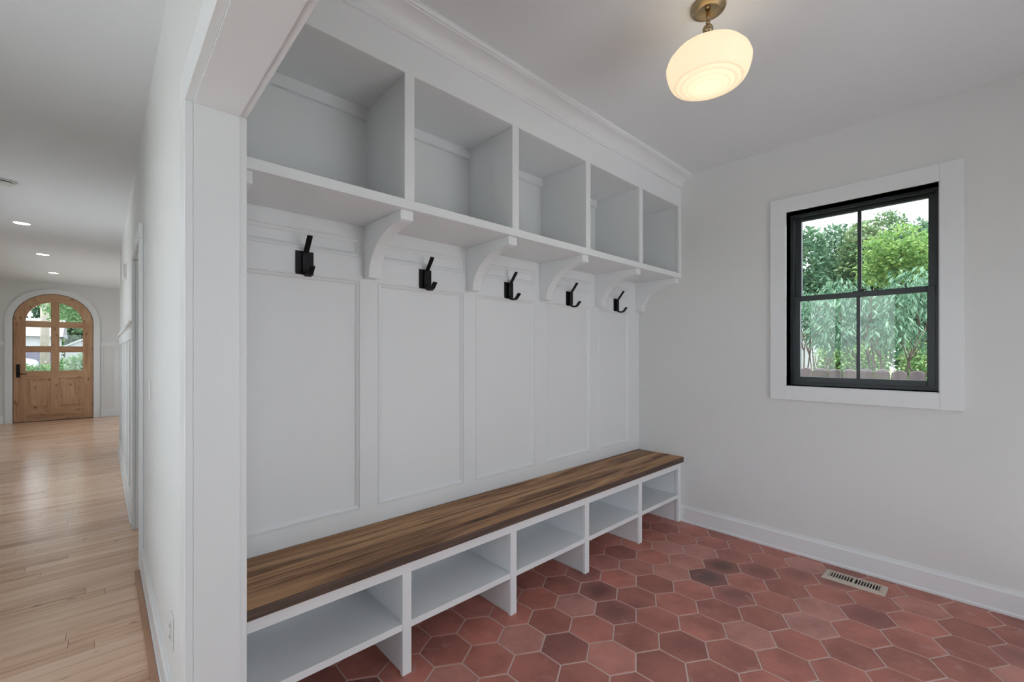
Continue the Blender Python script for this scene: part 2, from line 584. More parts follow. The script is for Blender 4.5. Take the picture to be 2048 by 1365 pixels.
# rooms behind the partition
struct(holed_wall(MB().box(XM, 0.95, 3.2, 3.3, -0.1, ZC).box(XM, 0.95, 4.7, 4.8, -0.1, ZC), 'X', 0.95, 1.05, 3.2, 4.8, -0.1, ZC, [(3.35, 4.65, 0.3, 2.4)]).build('wall_closet', M['wall'], fix=False),
       'white walls of the side room off the hall')
struct(holed_wall(MB().box(XM, 2.6, YK - 0.12, YK, -0.1, ZC), 'X', 2.6, 2.7, YK - 0.12, YE + 0.2, -0.1, ZC, [(8.7, 12.1, 0.45, 2.3)]).build('wall_foyer', M['wall'], fix=False),
       'white walls of the foyer beside the front door')

# front-door wall with an arched opening
DCX, DHW, DSP = -0.6825, 0.560, 1.967
NA = 40
arch = [(DCX - DHW * math.cos(PI * i / NA), DSP + DHW * math.sin(PI * i / NA)) for i in range(NA + 1)]


def arched_wall(y0, y1, x0, x1):
    mb = MB()
    mb.box(x0, DCX - DHW, y0, y1, -0.1, ZC).box(DCX + DHW, x1, y0, y1, -0.1, ZC)
    for i in range(NA):
        (xa, za), (xb, zb) = arch[i], arch[i + 1]
        mb.add([(xa, y0, za), (xb, y0, zb), (xb, y0, ZC), (xa, y0, ZC), (xa, y1, za), (xb, y1, zb), (xb, y1, ZC), (xa, y1, ZC)],
               [(0, 1, 2, 3), (7, 6, 5, 4), (0, 4, 5, 1)])
    return mb


wall_end = struct(arched_wall(YE, YE + 0.16, XL - 0.12, 2.7).build('wall_end', M['wall'], fix=False), 'white wall around the arched front door')

# ------------------------------------------------------------------ hexagonal floor tiles
PX, PY = 0.2008, 0.1795
OX, OY = 1.133, 1.640
G = 0.0032


def hex_poly(cx, cy, inset):
    hx = PX / 2 - inset
    e = PY / 1.5
    return [(cx, cy + e * (1 - inset / hx * 0.98)), (cx + hx, cy + e / 2 - inset * 0.55), (cx + hx, cy - e / 2 + inset * 0.55),
            (cx, cy - e * (1 - inset / hx * 0.98)), (cx - hx, cy - e / 2 + inset * 0.55), (cx - hx, cy + e / 2 - inset * 0.55)]


def clip(poly, axis, lim, keep_less):
    out = []
    n = len(poly)
    for i in range(n):
        a, b = poly[i], poly[(i + 1) % n]
        ia = (a[axis] <= lim) == keep_less
        ib = (b[axis] <= lim) == keep_less
        if ia:
            out.append(a)
        if ia != ib:
            t = (lim - a[axis]) / (b[axis] - a[axis])
            out.append((a[0] + (b[0] - a[0]) * t, a[1] + (b[1] - a[1]) * t))
    return out


def tile_mesh(poly, name):
    # slightly pillowed top: outer skirt, chamfer, raised top
    n = len(poly)
    cx = sum(p[0] for p in poly) / n
    cy = sum(p[1] for p in poly) / n
    vs, fs = [], []
    for s, z in ((1.0, -0.010), (1.0, -0.0018), (0.975, 0.0)):
        for p in poly:
            vs.append((cx + (p[0] - cx) * s, cy + (p[1] - cy) * s, z))
    for r in range(2):
        for i in range(n):
            fs.append((r * n + i, r * n + (i + 1) % n, (r + 1) * n + (i + 1) % n, (r + 1) * n + i))
    fs.append(tuple(range(2 * n, 3 * n)))
    me = bpy.data.meshes.new(name)
    me.from_pydata(vs, [], fs)
    bm = bmesh.new(); bm.from_mesh(me); bmesh.ops.recalc_face_normals(bm, faces=bm.faces); bm.to_mesh(me); bm.free()
    me.materials.append(M['tile'])
    return me


full = tile_mesh(hex_poly(0, 0, G), 'tile')
DARK = {(7.5, 3): ((0.135, 0.080, 0.078), 0.9), (8.5, 3): ((0.125, 0.065, 0.045), 0.9), (4, 2): ((0.15, 0.07, 0.06), 0.7), (4.5, 1): ((0.13, 0.06, 0.058), 0.8),
        (5, 0): ((0.10, 0.035, 0.028), 0.6), (-2, 0): ((0.045, 0.018, 0.016), 0.9), (-1.5, 1): ((0.055, 0.02, 0.02), 0.7), (9, 4): ((0.12, 0.05, 0.035), 0.5),  # maroon tiles at the bench's left end: bench shade put into colour
        (7, 4): ((0.12, 0.055, 0.055), 0.55), (8.5, 7): ((0.13, 0.055, 0.06), 0.55), (10, 6): ((0.10, 0.05, 0.05), 0.6), (9.5, 5): ((0.12, 0.055, 0.055), 0.5)}
ntile = 0
for r in range(-3, 19):
    for q in range(-8, 16):
        fx = q + (0.5 if r % 2 else 0.0)
        cx, cy = OX + fx * PX, OY - r * PY
        x0, x1, y0, y1 = 0.248, XW, YS, YB
        if cx + PX / 2 < x0 + 0.02 or cx - PX / 2 > x1 - 0.01 or cy + PY * 0.67 < y0 + 0.02 or cy - PY * 0.67 > y1 - 0.01:
            continue
        p = hex_poly(cx, cy, G)
        edge = cx - PX / 2 < x0 or cx + PX / 2 > x1 or cy - PY * 0.67 < y0 or cy + PY * 0.67 > y1
        if edge:
            p = clip(clip(clip(clip(p, 0, x0, False), 0, x1, True), 1, y0, False), 1, y1, True)
            if len(p) < 3:
                continue
            me = tile_mesh([(a - cx, b - cy) for a, b in p], 'tile')
        else:
            me = full
        o = bpy.data.objects.new('tile', me)
        COL.objects.link(o)
        o.location = (cx, cy, random.uniform(-0.0006, 0.0006))
        o.rotation_euler = (random.uniform(-.002, .002), random.uniform(-.002, .002), random.uniform(-.004, .004))
        attach(o, floor)
        dc = DARK.get((fx, r))
        if dc:
            o.color = (*dc[0], 1.0 - dc[1])
        elif random.random() < 0.12:
            o.color = (0.17, 0.07, 0.06, random.uniform(0.5, 0.85))
        else:
            o.color = (0.2, 0.07, 0.05, 1.0)
        ntile += 1

# ------------------------------------------------------------------ oak strip floor
PW = 0.0826
rows_far = MB()
plank_cache = {}


def plank_box(mb, x0, x1, y0, y1):
    c = 0.0008
    mb.add([(x0, y0, -0.012), (x1, y0, -0.012), (x1, y1, -0.012), (x0, y1, -0.012), (x0 + c, y0 + c, 0), (x1 - c, y0 + c, 0), (x1 - c, y1 - c, 0), (x0 + c, y1 - c, 0)],
           [(4, 5, 6, 7), (0, 1, 5, 4), (1, 2, 6, 5), (2, 3, 7, 6), (3, 0, 4, 7)])


y = YR0
nplank = 0
while y < YE - 0.001:
    y1 = min(y + PW, YE)
    xr = XH if y < YK else 2.6
    if (YN < y < YJ) or (3.6 < y < 4.35):
        xr = 0.245 if y < YJ else 0.95
    x = XL - random.uniform(0, 0.9)
    while x < xr:
        ln = random.uniform(0.55, 1.7)
        xa, xb = max(x, XL), min(x + ln, xr)
        if xr - xb < 0.12:
            xb = xr
            x = xr
        else:
            x += ln
        if xb - xa < 0.03:
            continue
        if 2.1 < y < 7.6 and xb > -0.115 * y - 0.1 and nplank < 290:
            mb = MB()
            plank_box(mb, xa, xb, y, y1 - 0.0006)
            mb.build('plank', M['oak'], floor_hall, fix=False)
            nplank += 1
        else:
            plank_box(rows_far, xa, xb, y, y1 - 0.0006)
    y = y1
rows_far.build('plank_field', M['oak'], floor_hall, fix=False, kind='stuff')
box('wood_shoe', M['shoe'], 0.146, 0.172, 1.62, 3.50, 0.0, 0.016, wall_left, 0.004)

# ------------------------------------------------------------------ trims
# wide opening: jamb lining and casings on both faces
op = frame_empty('trim_1', (XH, YJ, 0), 'white cased opening between hall and mudroom')
box('jamb', M['trim'], XH, XM, YJ, YJ + 0.018, 0, ZH, op)
box('jamb', M['trim'], XH, XM, YN - 0.018, YN, 0, ZH, op)
box('head_jamb', M['trim'], XH, XM, YN - 0.018, YJ + 0.018, ZH, ZH + 0.018, op)
for xa, xb in ((XH - 0.020, XH), (XM, XM + 0.020)):
    box('casing', M['trim'], xa, xb, YJ + 0.005, YJ + 0.097, 0, ZH + 0.005, op, 0.0012)
    box('casing', M['trim'], xa, xb, YN - 0.097, YN - 0.005, 0, ZH + 0.005, op, 0.0012)
    box('head_casing', M['trim'], xa, xb, YN - 0.097, YJ + 0.097, ZH + 0.005, ZH + 0.097, op, 0.0012)
# second doorway in the partition
op2 = frame_empty('trim_2', (XH, 3.60, 0), 'white cased doorway further down the hall')
box('jamb', M['trim'], XH, XM, 3.60, 3.618, 0, 2.042, op2, 0.0015)
box('jamb', M['trim'], XH, XM, 4.362, 4.38, 0, 2.042, op2, 0.0015)
box('head_jamb', M['trim'], XH, XM, 3.60, 4.38, 2.042, 2.06, op2, 0.0015)
box('casing', M['trim'], XH - 0.02, XH, 3.52, 3.613, 0, 2.047, op2, 0.003)
box('casing', M['trim'], XH - 0.02, XH, 4.367, 4.46, 0, 2.047, op2, 0.003)
box('head_casing', M['trim'], XH - 0.02, XH, 3.52, 4.46, 2.0475, 2.14, op2, 0.003)

# baseboards
def baseboard(name, pts, h, t, label, parent=None):
    """pts: (x0,y0,x1,y1,nx,ny) runs"""
    mb = MB()
    for x0, y0, x1, y1, nx, ny in pts:
        prof = [(0, 0), (t + 0.006, 0), (t + 0.006, 0.012), (t, 0.02), (t, h - 0.022), (t - 0.006, h - 0.012), (t - 0.008, h), (0, h)]
        n = len(prof)
        vs = [(x0 + nx * a, y0 + ny * a, b) for a, b in prof] + [(x1 + nx * a, y1 + ny * a, b) for a, b in prof]
        fs = [tuple(range(n)), tuple(range(n, 2 * n))[::-1]] + [(i, (i + 1) % n, (i + 1) % n + n, i + n) for i in range(n)]
        mb.add(vs, fs)
    return struct(mb.build(name, M['trim']), label)


baseboard('baseboard_right', [(XW, YF + 0.004, XW, YS, -1, 0)], 0.132, 0.014, 'white baseboard under the window wall')
baseboard('baseboard_left', [(XH, YJ + 0.097, XH, 3.52, -1, 0)], 0.135, 0.014, 'white baseboard along the near hall wall')
baseboard('baseboard_partition', [(XM, YN - 0.097, XM, YS, 1, 0), (XH, YN - 0.097, XH, YR0, -1, 0)], 0.135, 0.014, 'white baseboard behind the camera')
baseboard('baseboard_hall', [(XL, YR0, XL, YE, 1, 0)], 0.135, 0.014, 'white baseboard along the far hall side')

# crown moulding over the lockers
cp = [(YF - 0.002, 2.648), (YF - 0.010, 2.650), (YF - 0.012, 2.660), (YF - 0.007, 2.666)]
for i in range(9):
    a = i / 8 * PI / 2
    cp.append((YF - 0.010 - 0.070 * (1 - math.cos(a)), 2.668 + 0.052 * math.sin(a)))
cp += [(YF - 0.084, 2.724), (YF - 0.092, 2.724), (YF - 0.096, 2.730), (YF - 0.096, ZC), (YF + 0.01, ZC), (YF + 0.01, 2.648)]
struct(MB().prism(cp, 'X', XM, XW).build('trim_3', M['cab']), 'white crown moulding along the locker top')

# hall wainscot on the partition
for k in range(1):
    box('wainscot_rail', M['trim'], XH - 0.012, XH, 4.46, YK, 1.455, 1.555, wall_left, 0.001)
    box('wainscot_base', M['trim'], XH - 0.016, XH, 4.47, YK, 0.0, 0.15, wall_left, 0.002)
    box('wainscot_shoe', M['trim'], XH - 0.028, XH - 0.016, 4.50, YK, 0.0, 0.016, wall_left, 0.003)
    MB().prism([(XH, 1.555), (XH - 0.012, 1.555), (XH - 0.020, 1.562), (XH - 0.032, 1.568), (XH - 0.032, 1.588), (XH, 1.588)], 'Y', 4.46, YK).build('wainscot_cap', M['trim'], wall_left)
for i in range(7):
    yy = 4.62 + i * 0.574
    box('batten', M['trim'], XH - 0.010, XH, yy, yy + 0.07, 0.15, 1.455, wall_left, 0.001)
# and on the front-door wall
for xa, xb, bats in ((DCX + DHW + 0.105, 2.6, [0.0, 0.197, 0.66, 1.12, 1.58, 2.04]), (XL, DCX - DHW - 0.105, [-1.62])):
    box('wainscot_rail', M['trim'], xa, xb, YE - 0.012, YE, 1.49, 1.575, wall_end, 0.001)
    box('wainscot_cap', M['trim'], xa, xb, YE - 0.032, YE, 1.575, 1.598, wall_end, 0.004)
    box('wainscot_base', M['trim'], xa, xb, YE - 0.016, YE, 0.0, 0.16, wall_end, 0.002)
    for b in bats:
        xx = max(b, xa)
        box('batten', M['trim'], xx, xx + (0.02 if b == 0.0 else 0.085), YE - 0.012, YE, 0.16, 1.49, wall_end, 0.001)

# ------------------------------------------------------------------ panelling behind the bench
panels = [(0.385, 0.896), (0.981, 1.505), (1.585, 2.085), (2.185, 2.690), (2.785, 3.222)]
zt0, zt1, zs0, zs1 = 0.597, 1.683, 1.788, 1.878
prof = [(0.0, 0.0), (0.003, -0.004), (0.008, -0.0045), (0.010, 0.001), (0.013, 0.002), (0.019, 0.005), (0.024, 0.011), (0.026, 0.0125)]


def put_back(u, w_, d):
    return (u, YR + d, w_)


edges = [XM] + [v for p in panels for v in p] + [XW]
for i in range(0, len(edges), 2):
    box('stile', M['cab'], edges[i], edges[i + 1], YR, YB, 0.512, 1.937, wall_back)
for a, b in panels:
    for z0, z1 in ((0.512, zt0), (zt1, zs0), (zs1, 1.937)):
        box('rail', M['cab'], a, b, YR, YB, z0, z1, wall_back)
    for z0, z1 in ((zt0, zt1), (zs0, zs1)):
        box('panel', M['cab'], a, b, YR + 0.012, YB, z0, z1, wall_back)
        MB().ring(a, b, z0, z1, prof, put_back).build('panel_moulding', M['cab'], wall_back, fix=False)

# ------------------------------------------------------------------ upper cubby cabinet
cab = thing('cubby_shelf', (1.84, YR, 1.937), 'white wall cabinet of five open cubbies carried on curved brackets', 'cabinet')
ST = [(XM, XM + 0.036), (0.915, 0.961), (1.527, 1.573), (2.139, 2.185), (2.750, 2.796), (XW - 0.036, XW)]
ZB0, ZB1, ZT = 1.937, 1.975, 2.500
box('shelf', M['cab'], XM, XW, YF, YR, ZB0, ZB1, cab, 0.0012)
box('top_panel', M['cab'], XM, XW, YF + 0.02, YR, ZT, ZT + 0.018, cab)
box('top_rail', M['cab'], XM, XW, YF, YF + 0.02, ZT, ZC, cab, 0.001)
box('back_panel', M['cab'], XM, XW, YR + 0.006, YR + 0.018, ZB1, ZT, cab)
for a, b in ST:
    box('face_stile', M['cab'], a, b, YF, YF + 0.02, ZB1, ZT, cab, 0.001)
for i, (a, b) in enumerate(ST):
    c = (a + b) / 2
    if i == 0:
        xa, xb = XM, XM + 0.02
    elif i == 5:
        xa, xb = XW - 0.026, XW
    else:
        xa, xb = c - 0.015, c + 0.015
    box('divider', M['cab'], xa, xb, YF + 0.02, YR + 0.006, ZB1, ZT, cab)
for i in range(5):
    xa = XM + 0.02 if i == 0 else (ST[i][0] + ST[i][1]) / 2 + 0.015
    xb = XW - 0.026 if i == 4 else (ST[i + 1][0] + ST[i + 1][1]) / 2 - 0.015
    box('nailer_strip', M['cab'], xa, xb, YR - 0.014, YR + 0.006, ZT - 0.052, ZT, cab, 0.001)


def corbel(x0, x1):
    yf, zb = YF + 0.022, 1.690
    prof_c = [(YR, 1.937), (yf, 1.937), (yf, 1.897)]
    for k in range(0, 13):
        t = k / 12 * PI / 2
        # quarter of an ellipse hollowed out of the lower front corner
        cy, cz = yf + 0.022, zb + 0.0
        ry, rz = (YR - 0.058) - cy, 1.897 - zb - 0.006
        prof_c.append((cy + ry * math.sin(t), cz + 0.0 + rz * math.cos(t)))
    prof_c += [(YR - 0.058, zb), (YR, zb)]
    return MB().prism(prof_c, 'X', x0, x1).build('bracket', M['cab'], cab, 0.0012)


for a, b in [(XM, XM + 0.064), (0.908, 0.968), (1.520, 1.580), (2.132, 2.192), (2.743, 2.803), (XW - 0.060, XW)]:
    corbel(a, b)

# ------------------------------------------------------------------ bench base and bench top
base = thing('shoe_cabinet', (1.84, 1.81, 0), 'white open shoe-cubby base on floor panels below the bench top', 'cabinet')
ZR0, ZR1 = 0.421, 0.471
box('top_rail', M['cab'], XM, XW, YF, YF + 0.02, ZR0, ZR1, base, 0.001)
box('sub_top', M['cab'], XM, XW, YF + 0.02, YR, 0.455, ZR1, base)
BD = [(XM, XM + 0.036), (0.905, 0.946), (1.514, 1.556), (2.128, 2.170), (2.742, 2.784), (XW - 0.052, XW - 0.004)]
for i, (a, b) in enumerate(BD):
    box('face_stile', M['cab'], a, b, YF, YF + 0.02, 0, ZR0, base, 0.001)
    ia = a + (0.008 if i not in (0,) else 0)
    ib = b - 0.008
    box('divider', M['cab'], ia, ib, YF + 0.02, YR, 0, 0.455, base)
for i in range(5):
    box('shelf', M['cab'], BD[i][1] - 0.008 if i else BD[i][1] - 0.008, BD[i + 1][0] + 0.008, YF + 0.004, YR, 0.187, 0.215, base, 0.001)
box('back_panel', M['cab'], XM, XW, YR, YB, 0.19, 0.471, base)

top = thing('wooden_bench', (1.84, 1.80, 0.471), 'long reclaimed brown wood bench top with dark weathered streaks', 'bench')
cuts = [1.600, 1.716, 1.832, YR]
for i in range(3):
    box('board', M['bench'], XM, XW - 0.001, cuts[i], cuts[i + 1] - (0.0005, 0.0042, 0.0)[i], 0.471, 0.512 + (0.0, 0.0006, -0.0004)[i], top, 0.0022)

# ------------------------------------------------------------------ coat hooks
HX = [0.642, 1.247, 1.848, 2.440, 3.032]


def strap(pts, width, th, x):
    """flat bar bent along a (y, z) path"""
    mb = MB()
    P = [Vector((a, b)) for a, b in pts]
    vs = []
    for i, p in enumerate(P):
        d = (P[min(i + 1, len(P) - 1)] - P[max(i - 1, 0)]).normalized()
        n = Vector((-d.y, d.x)) * th / 2
        for q in (p + n, p - n):
            vs.append((x - width / 2, q.x, q.y))
            vs.append((x + width / 2, q.x, q.y))
    fs = []
    m = len(P)
    for i in range(m - 1):
        a, b = i * 4, i * 4 + 4
        fs += [(a, a + 1, b + 1, b), (a + 2, b + 2, b + 3, a + 3), (a, b, b + 2, a + 2), (a + 1, a + 3, b + 3, b + 1)]
    fs += [(0, 2, 3, 1), (4 * m - 4, 4 * m - 3, 4 * m - 1, 4 * m - 2)]
    return mb.add(vs, fs)


hlabels = ['black iron coat hook nearest the doorway, mounted in the leftmost panel bay',
           'black iron coat hook in the second bay from the doorway',
           'black iron coat hook in the middle bay of the locker wall',
           'black iron coat hook in the second bay from the window wall',
           'black iron coat hook nearest the window wall, in the last bay']
hx = HX[0]
hook = thing('coat_hook', (hx, YR, 1.675), hlabels[0], 'coat hook', 'coat hooks along the panelled wall')
box('back_plate', M['black'], hx - 0.037, hx + 0.037, YR - 0.005, YR, 1.675, 1.777, hook, 0.001)
jp = [(YR - 0.011, 1.772), (YR - 0.011, 1.70)]
for k in range(1, 10):
    a = k / 9 * PI * 0.86
    jp.append((YR - 0.011 - 0.038 * (1 - math.cos(a)), 1.70 - 0.034 * math.sin(a)))
jp.append((YR - 0.098, 1.700))
strap(jp, 0.024, 0.010, hx).build('lower_hook', M['black'], hook, 0.0018)
strap([(YR - 0.010, 1.744), (YR - 0.020, 1.768), (YR - 0.046, 1.800), (YR - 0.072, 1.832)], 0.022, 0.008, hx).build('upper_prong', M['black'], hook, 0.0018)
for s in (-1, 1):
    MB().prism([(hx + s * 0.025 - 0.004, 1.722), (hx + s * 0.025 + 0.004, 1.722), (hx + s * 0.025 + 0.004, 1.730), (hx + s * 0.025 - 0.004, 1.730)], 'Y', YR - 0.0085, YR - 0.005).build('bolt', M['black'], hook, 0.001)
for i in range(1, 5):
    c = copy_tree(hook)
    c.location = (HX[i], YR, 1.675)
    c['label'] = hlabels[i]

# ------------------------------------------------------------------ black sash window
win = frame_empty('window_1', (XW, 0.5175, WZ0), 'black double-hung window with white casing')
CY0, CY1, CZ0, CZ1 = 0.047, 0.979, 1.024, 2.382
IY0, IY1, IZ0, IZ1 = 0.143, 0.884, 1.115, 2.286
box('casing', M['trim'], XW - 0.018, XW, CY0, IY0, CZ0, CZ1, win, 0.002)
box('casing', M['trim'], XW - 0.018, XW, IY1, CY1, CZ0, CZ1, win, 0.002)
box('casing', M['trim'], XW - 0.018, XW, IY0 + 0.0003, IY1 - 0.0003, IZ1, CZ1, win, 0.002)
box('casing', M['trim'], XW - 0.018, XW, IY0 + 0.0003, IY1 - 0.0003, CZ0, IZ0, win, 0.002)
XF = 3.487
t = 0.006
MB().box(XW - 0.004, XF, WY0 - t, WY0, WZ0 - t, WZ1 + t).box(XW - 0.004, XF, WY1, WY1 + t, WZ0 - t, WZ1 + t).box(XW - 0.004, XF, WY0, WY1, WZ0 - t, WZ0).box(XW - 0.004, XF, WY0, WY1, WZ1, WZ1 + t).build('jamb_lining', M['trim'], win)


def rect_ring(x0, x1, y0, y1, z0, z1, wy, wzb, wzt):
    return MB().box(x0, x1, y0, y0 + wy, z0, z1).box(x0, x1, y1 - wy, y1, z0, z1).box(x0, x1, y0 + wy, y1 - wy, z0, z0 + wzb).box(x0, x1, y0 + wy, y1 - wy, z1 - wzt, z1)


rect_ring(XF, XF + 0.018, WY0, WY1, WZ0, WZ1, 0.016, 0.020, 0.018).build('frame', M['frame'], win, 0.0015)
rect_ring(XF + 0.018, XF + 0.11, WY0, WY1, WZ0, WZ1, 0.012, 0.016, 0.014).build('outer_frame', M['frame'], win, 0.001)
# lower sash, inner track
ls = rect_ring(3.504, 3.540, 0.165, 0.872, 1.138, 1.728, 0.036, 0.037, 0.033).build('lower_sash', M['frame'], win, 0.002)
box('muntin', M['frame'], 3.512, 3.532, 0.511, 0.529, 1.174, 1.695, ls, 0.003)
box('pane', M['glass'], 3.519, 3.525, 0.199, 0.838, 1.172, 1.698, ls)
lk = MB().box(3.506, 3.530, 0.490, 0.548, 1.728, 1.734)
lk.add([], [])
lock = lk.build('sash_lock', M['frame'], win, 0.002)
MB().tube([(3.516, 0.519, 1.734), (3.512, 0.500, 1.740), (3.506, 0.482, 1.738)], [0.007, 0.006, 0.004], 8).build('lever', M['frame'], lock)
# upper sash, outer track
us = rect_ring(3.544, 3.578, 0.161, 0.874, 1.700, 2.273, 0.037, 0.033, 0.020).build('upper_sash', M['frame'], win, 0.002)
box('muntin', M['frame'], 3.552, 3.572, 0.510, 0.530, 1.733, 2.253, us, 0.003)
box('pane', M['glass'], 3.558, 3.564, 0.198, 0.837, 1.731, 2.255, us)

# ------------------------------------------------------------------ floor register
reg = thing('floor_register', (3.20, 0.493, 0), 'beige metal floor register with slotted louvres beside the baseboard', 'floor vent')
RX0, RX1, RY0, RY1 = 3.126, 3.262, 0.346, 0.640
box('dark_plate', M['dark'], RX0 + 0.02, RX1 - 0.02, RY0 + 0.02, RY1 - 0.02, 0.001, 0.003, reg)  # dark plate standing for the shade below the louvres
rp = [(0.0, 0.001), (0.010, 0.010), (0.016, 0.012), (0.030, 0.012), (0.030, 0.003)]
MB().ring(RX0, RX1, RY0, RY1, rp, lambda u, v_, d: (u, v_, d)).build('frame', M['beige'], reg)
box('divider_bar', M['beige'], RX0 + 0.030, RX1 - 0.030, 0.488, 0.498, 0.003, 0.012, reg)
for i in range(18):
    yy = RY0 + 0.037 + i * 0.013
    if abs(yy - 0.493) < 0.008:
        continue
    MB().prism([(yy - 0.0022, 0.003), (yy + 0.0022, 0.003), (yy + 0.0022, 0.0115), (yy - 0.0022, 0.0115)], 'X', RX0 + 0.030, RX1 - 0.030).build('louvre', M['beige'], reg)

# pale woven mat added behind the camera to bounce sun indoors
mat_ = thing('bounce_mat', (1.95, -0.86, 0), 'pale flat-woven mat added behind the camera to bounce light', 'mat')
M['jute'] = plain('pale_weave', (0.68, 0.67, 0.65), 0.95, bump=0.6, bscale=220, vary=0.08, vscale=40)
box('weave', M['jute'], 1.0, 3.2, -1.38, -0.36, 0.001, 0.009, mat_, 0.003)
box('hem', M['jute'], 1.0, 3.2, -0.36, -0.34, 0.001, 0.011, mat_, 0.003)
box('hem', M['jute'], 1.0, 3.2, -1.40, -1.38, 0.001, 0.011, mat_, 0.003)

# ------------------------------------------------------------------ ceiling lamp
LX, LY = 1.792, 0.748
lamp = thing('ceiling_lamp', (LX, LY, ZC), 'brass ceiling lamp with a stepped opal glass schoolhouse shade', 'ceiling lamp')
MB().lathe([(0, ZC), (0.066, ZC), (0.068, ZC - 0.008), (0.064, ZC - 0.016), (0.052, ZC - 0.018), (0.049, ZC - 0.024), (0.044, ZC - 0.024), (0.020, ZC - 0.016), (0, ZC - 0.016)], LX, LY, 48).build('canopy', M['brass'], lamp, smooth=True)
for s in (-1, 1):
    MB().lathe([(0, ZC - 0.021), (0.006, ZC - 0.021), (0.006, ZC - 0.028), (0.003, ZC - 0.031), (0, ZC - 0.031)], LX + s * 0.030, LY + s * 0.012, 12).build('screw', M['brass'], lamp, smooth=True)
MB().lathe([(0, ZC - 0.016), (0.0085, ZC - 0.016), (0.0085, ZC - 0.055), (0.0065, ZC - 0.058), (0.0065, ZC - 0.062), (0.009, ZC - 0.064), (0.009, ZC - 0.068), (0.006, ZC - 0.071), (0.006, ZC - 0.078), (0, ZC - 0.078)], LX, LY, 20).build('stem', M['brass'], lamp, smooth=True)
bl = [(0.0205 * math.sin(PI * k / 14), ZC - 0.094 + 0.0205 * math.cos(PI * k / 14)) for k in range(15)]
MB().lathe(bl, LX, LY, 24).build('ball_joint', M['brass'], lamp, smooth=True)
MB().lathe([(0, 2.632), (0.012, 2.632), (0.014, 2.620), (0.022, 2.612), (0.052, 2.606), (0.054, 2.594), (0.050, 2.590), (0, 2.594)], LX, LY, 32).build('fitter', M['brass'], lamp, smooth=True)
sp = [(0.048, 2.612), (0.050, 2.598), (0.070, 2.590), (0.105, 2.575), (0.138, 2.553), (0.158, 2.528), (0.166, 2.505), (0.165, 2.490), (0.160, 2.468), (0.154, 2.450), (0.147, 2.436), (0.140, 2.428),
      (0.132, 2.424), (0.127, 2.4265), (0.123, 2.4255), (0.117, 2.4195), (0.108, 2.4165), (0.103, 2.4190), (0.099, 2.4180), (0.093, 2.4125), (0.085, 2.4095), (0.080, 2.4120), (0.076, 2.4110), (0.070, 2.4065), (0.062, 2.4045), (0.058, 2.4065), (0.053, 2.4055), (0.047, 2.4030), (0.025, 2.4020), (0, 2.4020)]
sp = [(q * 0.965, 2.52 + (z - 2.52) * 0.93) for q, z in sp]
MB().lathe(sp, LX, LY, 64).build('shade', M['opal'], lamp, smooth=True)
bulb_d = bpy.data.lights.new('bulb', 'POINT')
bulb_d.energy = 1.1
bulb_d.color = (1.0, 0.89, 0.72)
bulb_d.shadow_soft_size = 0.045
bulb = bpy.data.objects.new('bulb', bulb_d)
COL.objects.link(bulb)
bulb.location = (LX, LY, 2.545)
attach(bulb, lamp)

# ------------------------------------------------------------------ hall ceiling: downlights, detector
dl = thing('recessed_light', (-0.625, 7.05, ZC), 'round recessed downlight in the hall ceiling, nearest of three', 'downlight', 'recessed lights in the hall ceiling')
MB().lathe([(0.062, ZC + 0.0), (0.062, ZC - 0.003), (0.066, ZC - 0.006), (0.082, ZC - 0.005), (0.086, ZC)], -0.625, 7.05, 40).build('trim_ring', M['plastic'], dl, smooth=True)
MB().lathe([(0, ZC - 0.0035), (0.061, ZC - 0.0035), (0.062, ZC - 0.001)], -0.625, 7.05, 40).build('lens', M['lens'], dl, smooth=True)
for yy, lb in ((9.06, 'round recessed downlight in the hall ceiling, middle of three'), (11.0, 'round recessed downlight in the hall ceiling, closest to the front door')):
    c = copy_tree(dl)
    c.location = (-0.605, yy, ZC)
    c['label'] = lb
sd = thing('smoke_detector', (-0.585, 5.42, ZC), 'white round smoke detector with dark vent slots on hall ceiling', 'smoke detector')
MB().lathe([(0, ZC), (0.075, ZC), (0.075, ZC - 0.008), (0.066, ZC - 0.011), (0.0, ZC - 0.011)], -0.585, 5.42, 40).build('base_ring', M['plastic'], sd, smooth=True)
MB().lathe([(0.055, ZC - 0.011), (0.055, ZC - 0.020)], -0.585, 5.42, 32).build('vent_slot', M['dark'], sd, smooth=True)
MB().lathe([(0, ZC - 0.018), (0.060, ZC - 0.018), (0.060, ZC - 0.022), (0.050, ZC - 0.032), (0.0, ZC - 0.036)], -0.585, 5.42, 40).build('cover', M['plastic'], sd, smooth=True)

# ------------------------------------------------------------------ small wall devices in the hall
sw = thing('light_switch', (XH, 3.03, 1.145), 'white double light switch on the near hall wall', 'light switch')
box('plate', M['plastic'], XH - 0.006, XH, 2.972, 3.088, 1.087, 1.203, sw, 0.002)
for yy in (3.007, 3.053):
    MB().prism([(XH - 0.006, 1.112), (XH - 0.010, 1.112), (XH - 0.007, 1.145), (XH - 0.012, 1.178), (XH - 0.006, 1.178)], 'Y', yy - 0.016, yy + 0.016).build('rocker', M['plastic'], sw)
ot = thing('wall_outlet', (XH, 2.005, 0.325), 'white wall outlet low on the hall wall beside the opening casing', 'outlet')
box('plate', M['plastic'], XH - 0.006, XH, 1.968, 2.042, 0.266, 0.384, ot, 0.002)
for zz in (0.306, 0.346):
    rc = box('receptacle', M['plastic'], XH - 0.009, XH - 0.006, 1.988, 2.022, zz - 0.014, zz + 0.014, ot, 0.002)
    for yy in (1.998, 2.011):
        box('slot', M['dark'], XH - 0.0095, XH - 0.009, yy - 0.001, yy + 0.001, zz - 0.004, zz + 0.006, rc)
ch = thing('door_chime', (XH, 6.1, 2.12), 'small white chime box high on the wall above the wainscot', 'chime box')
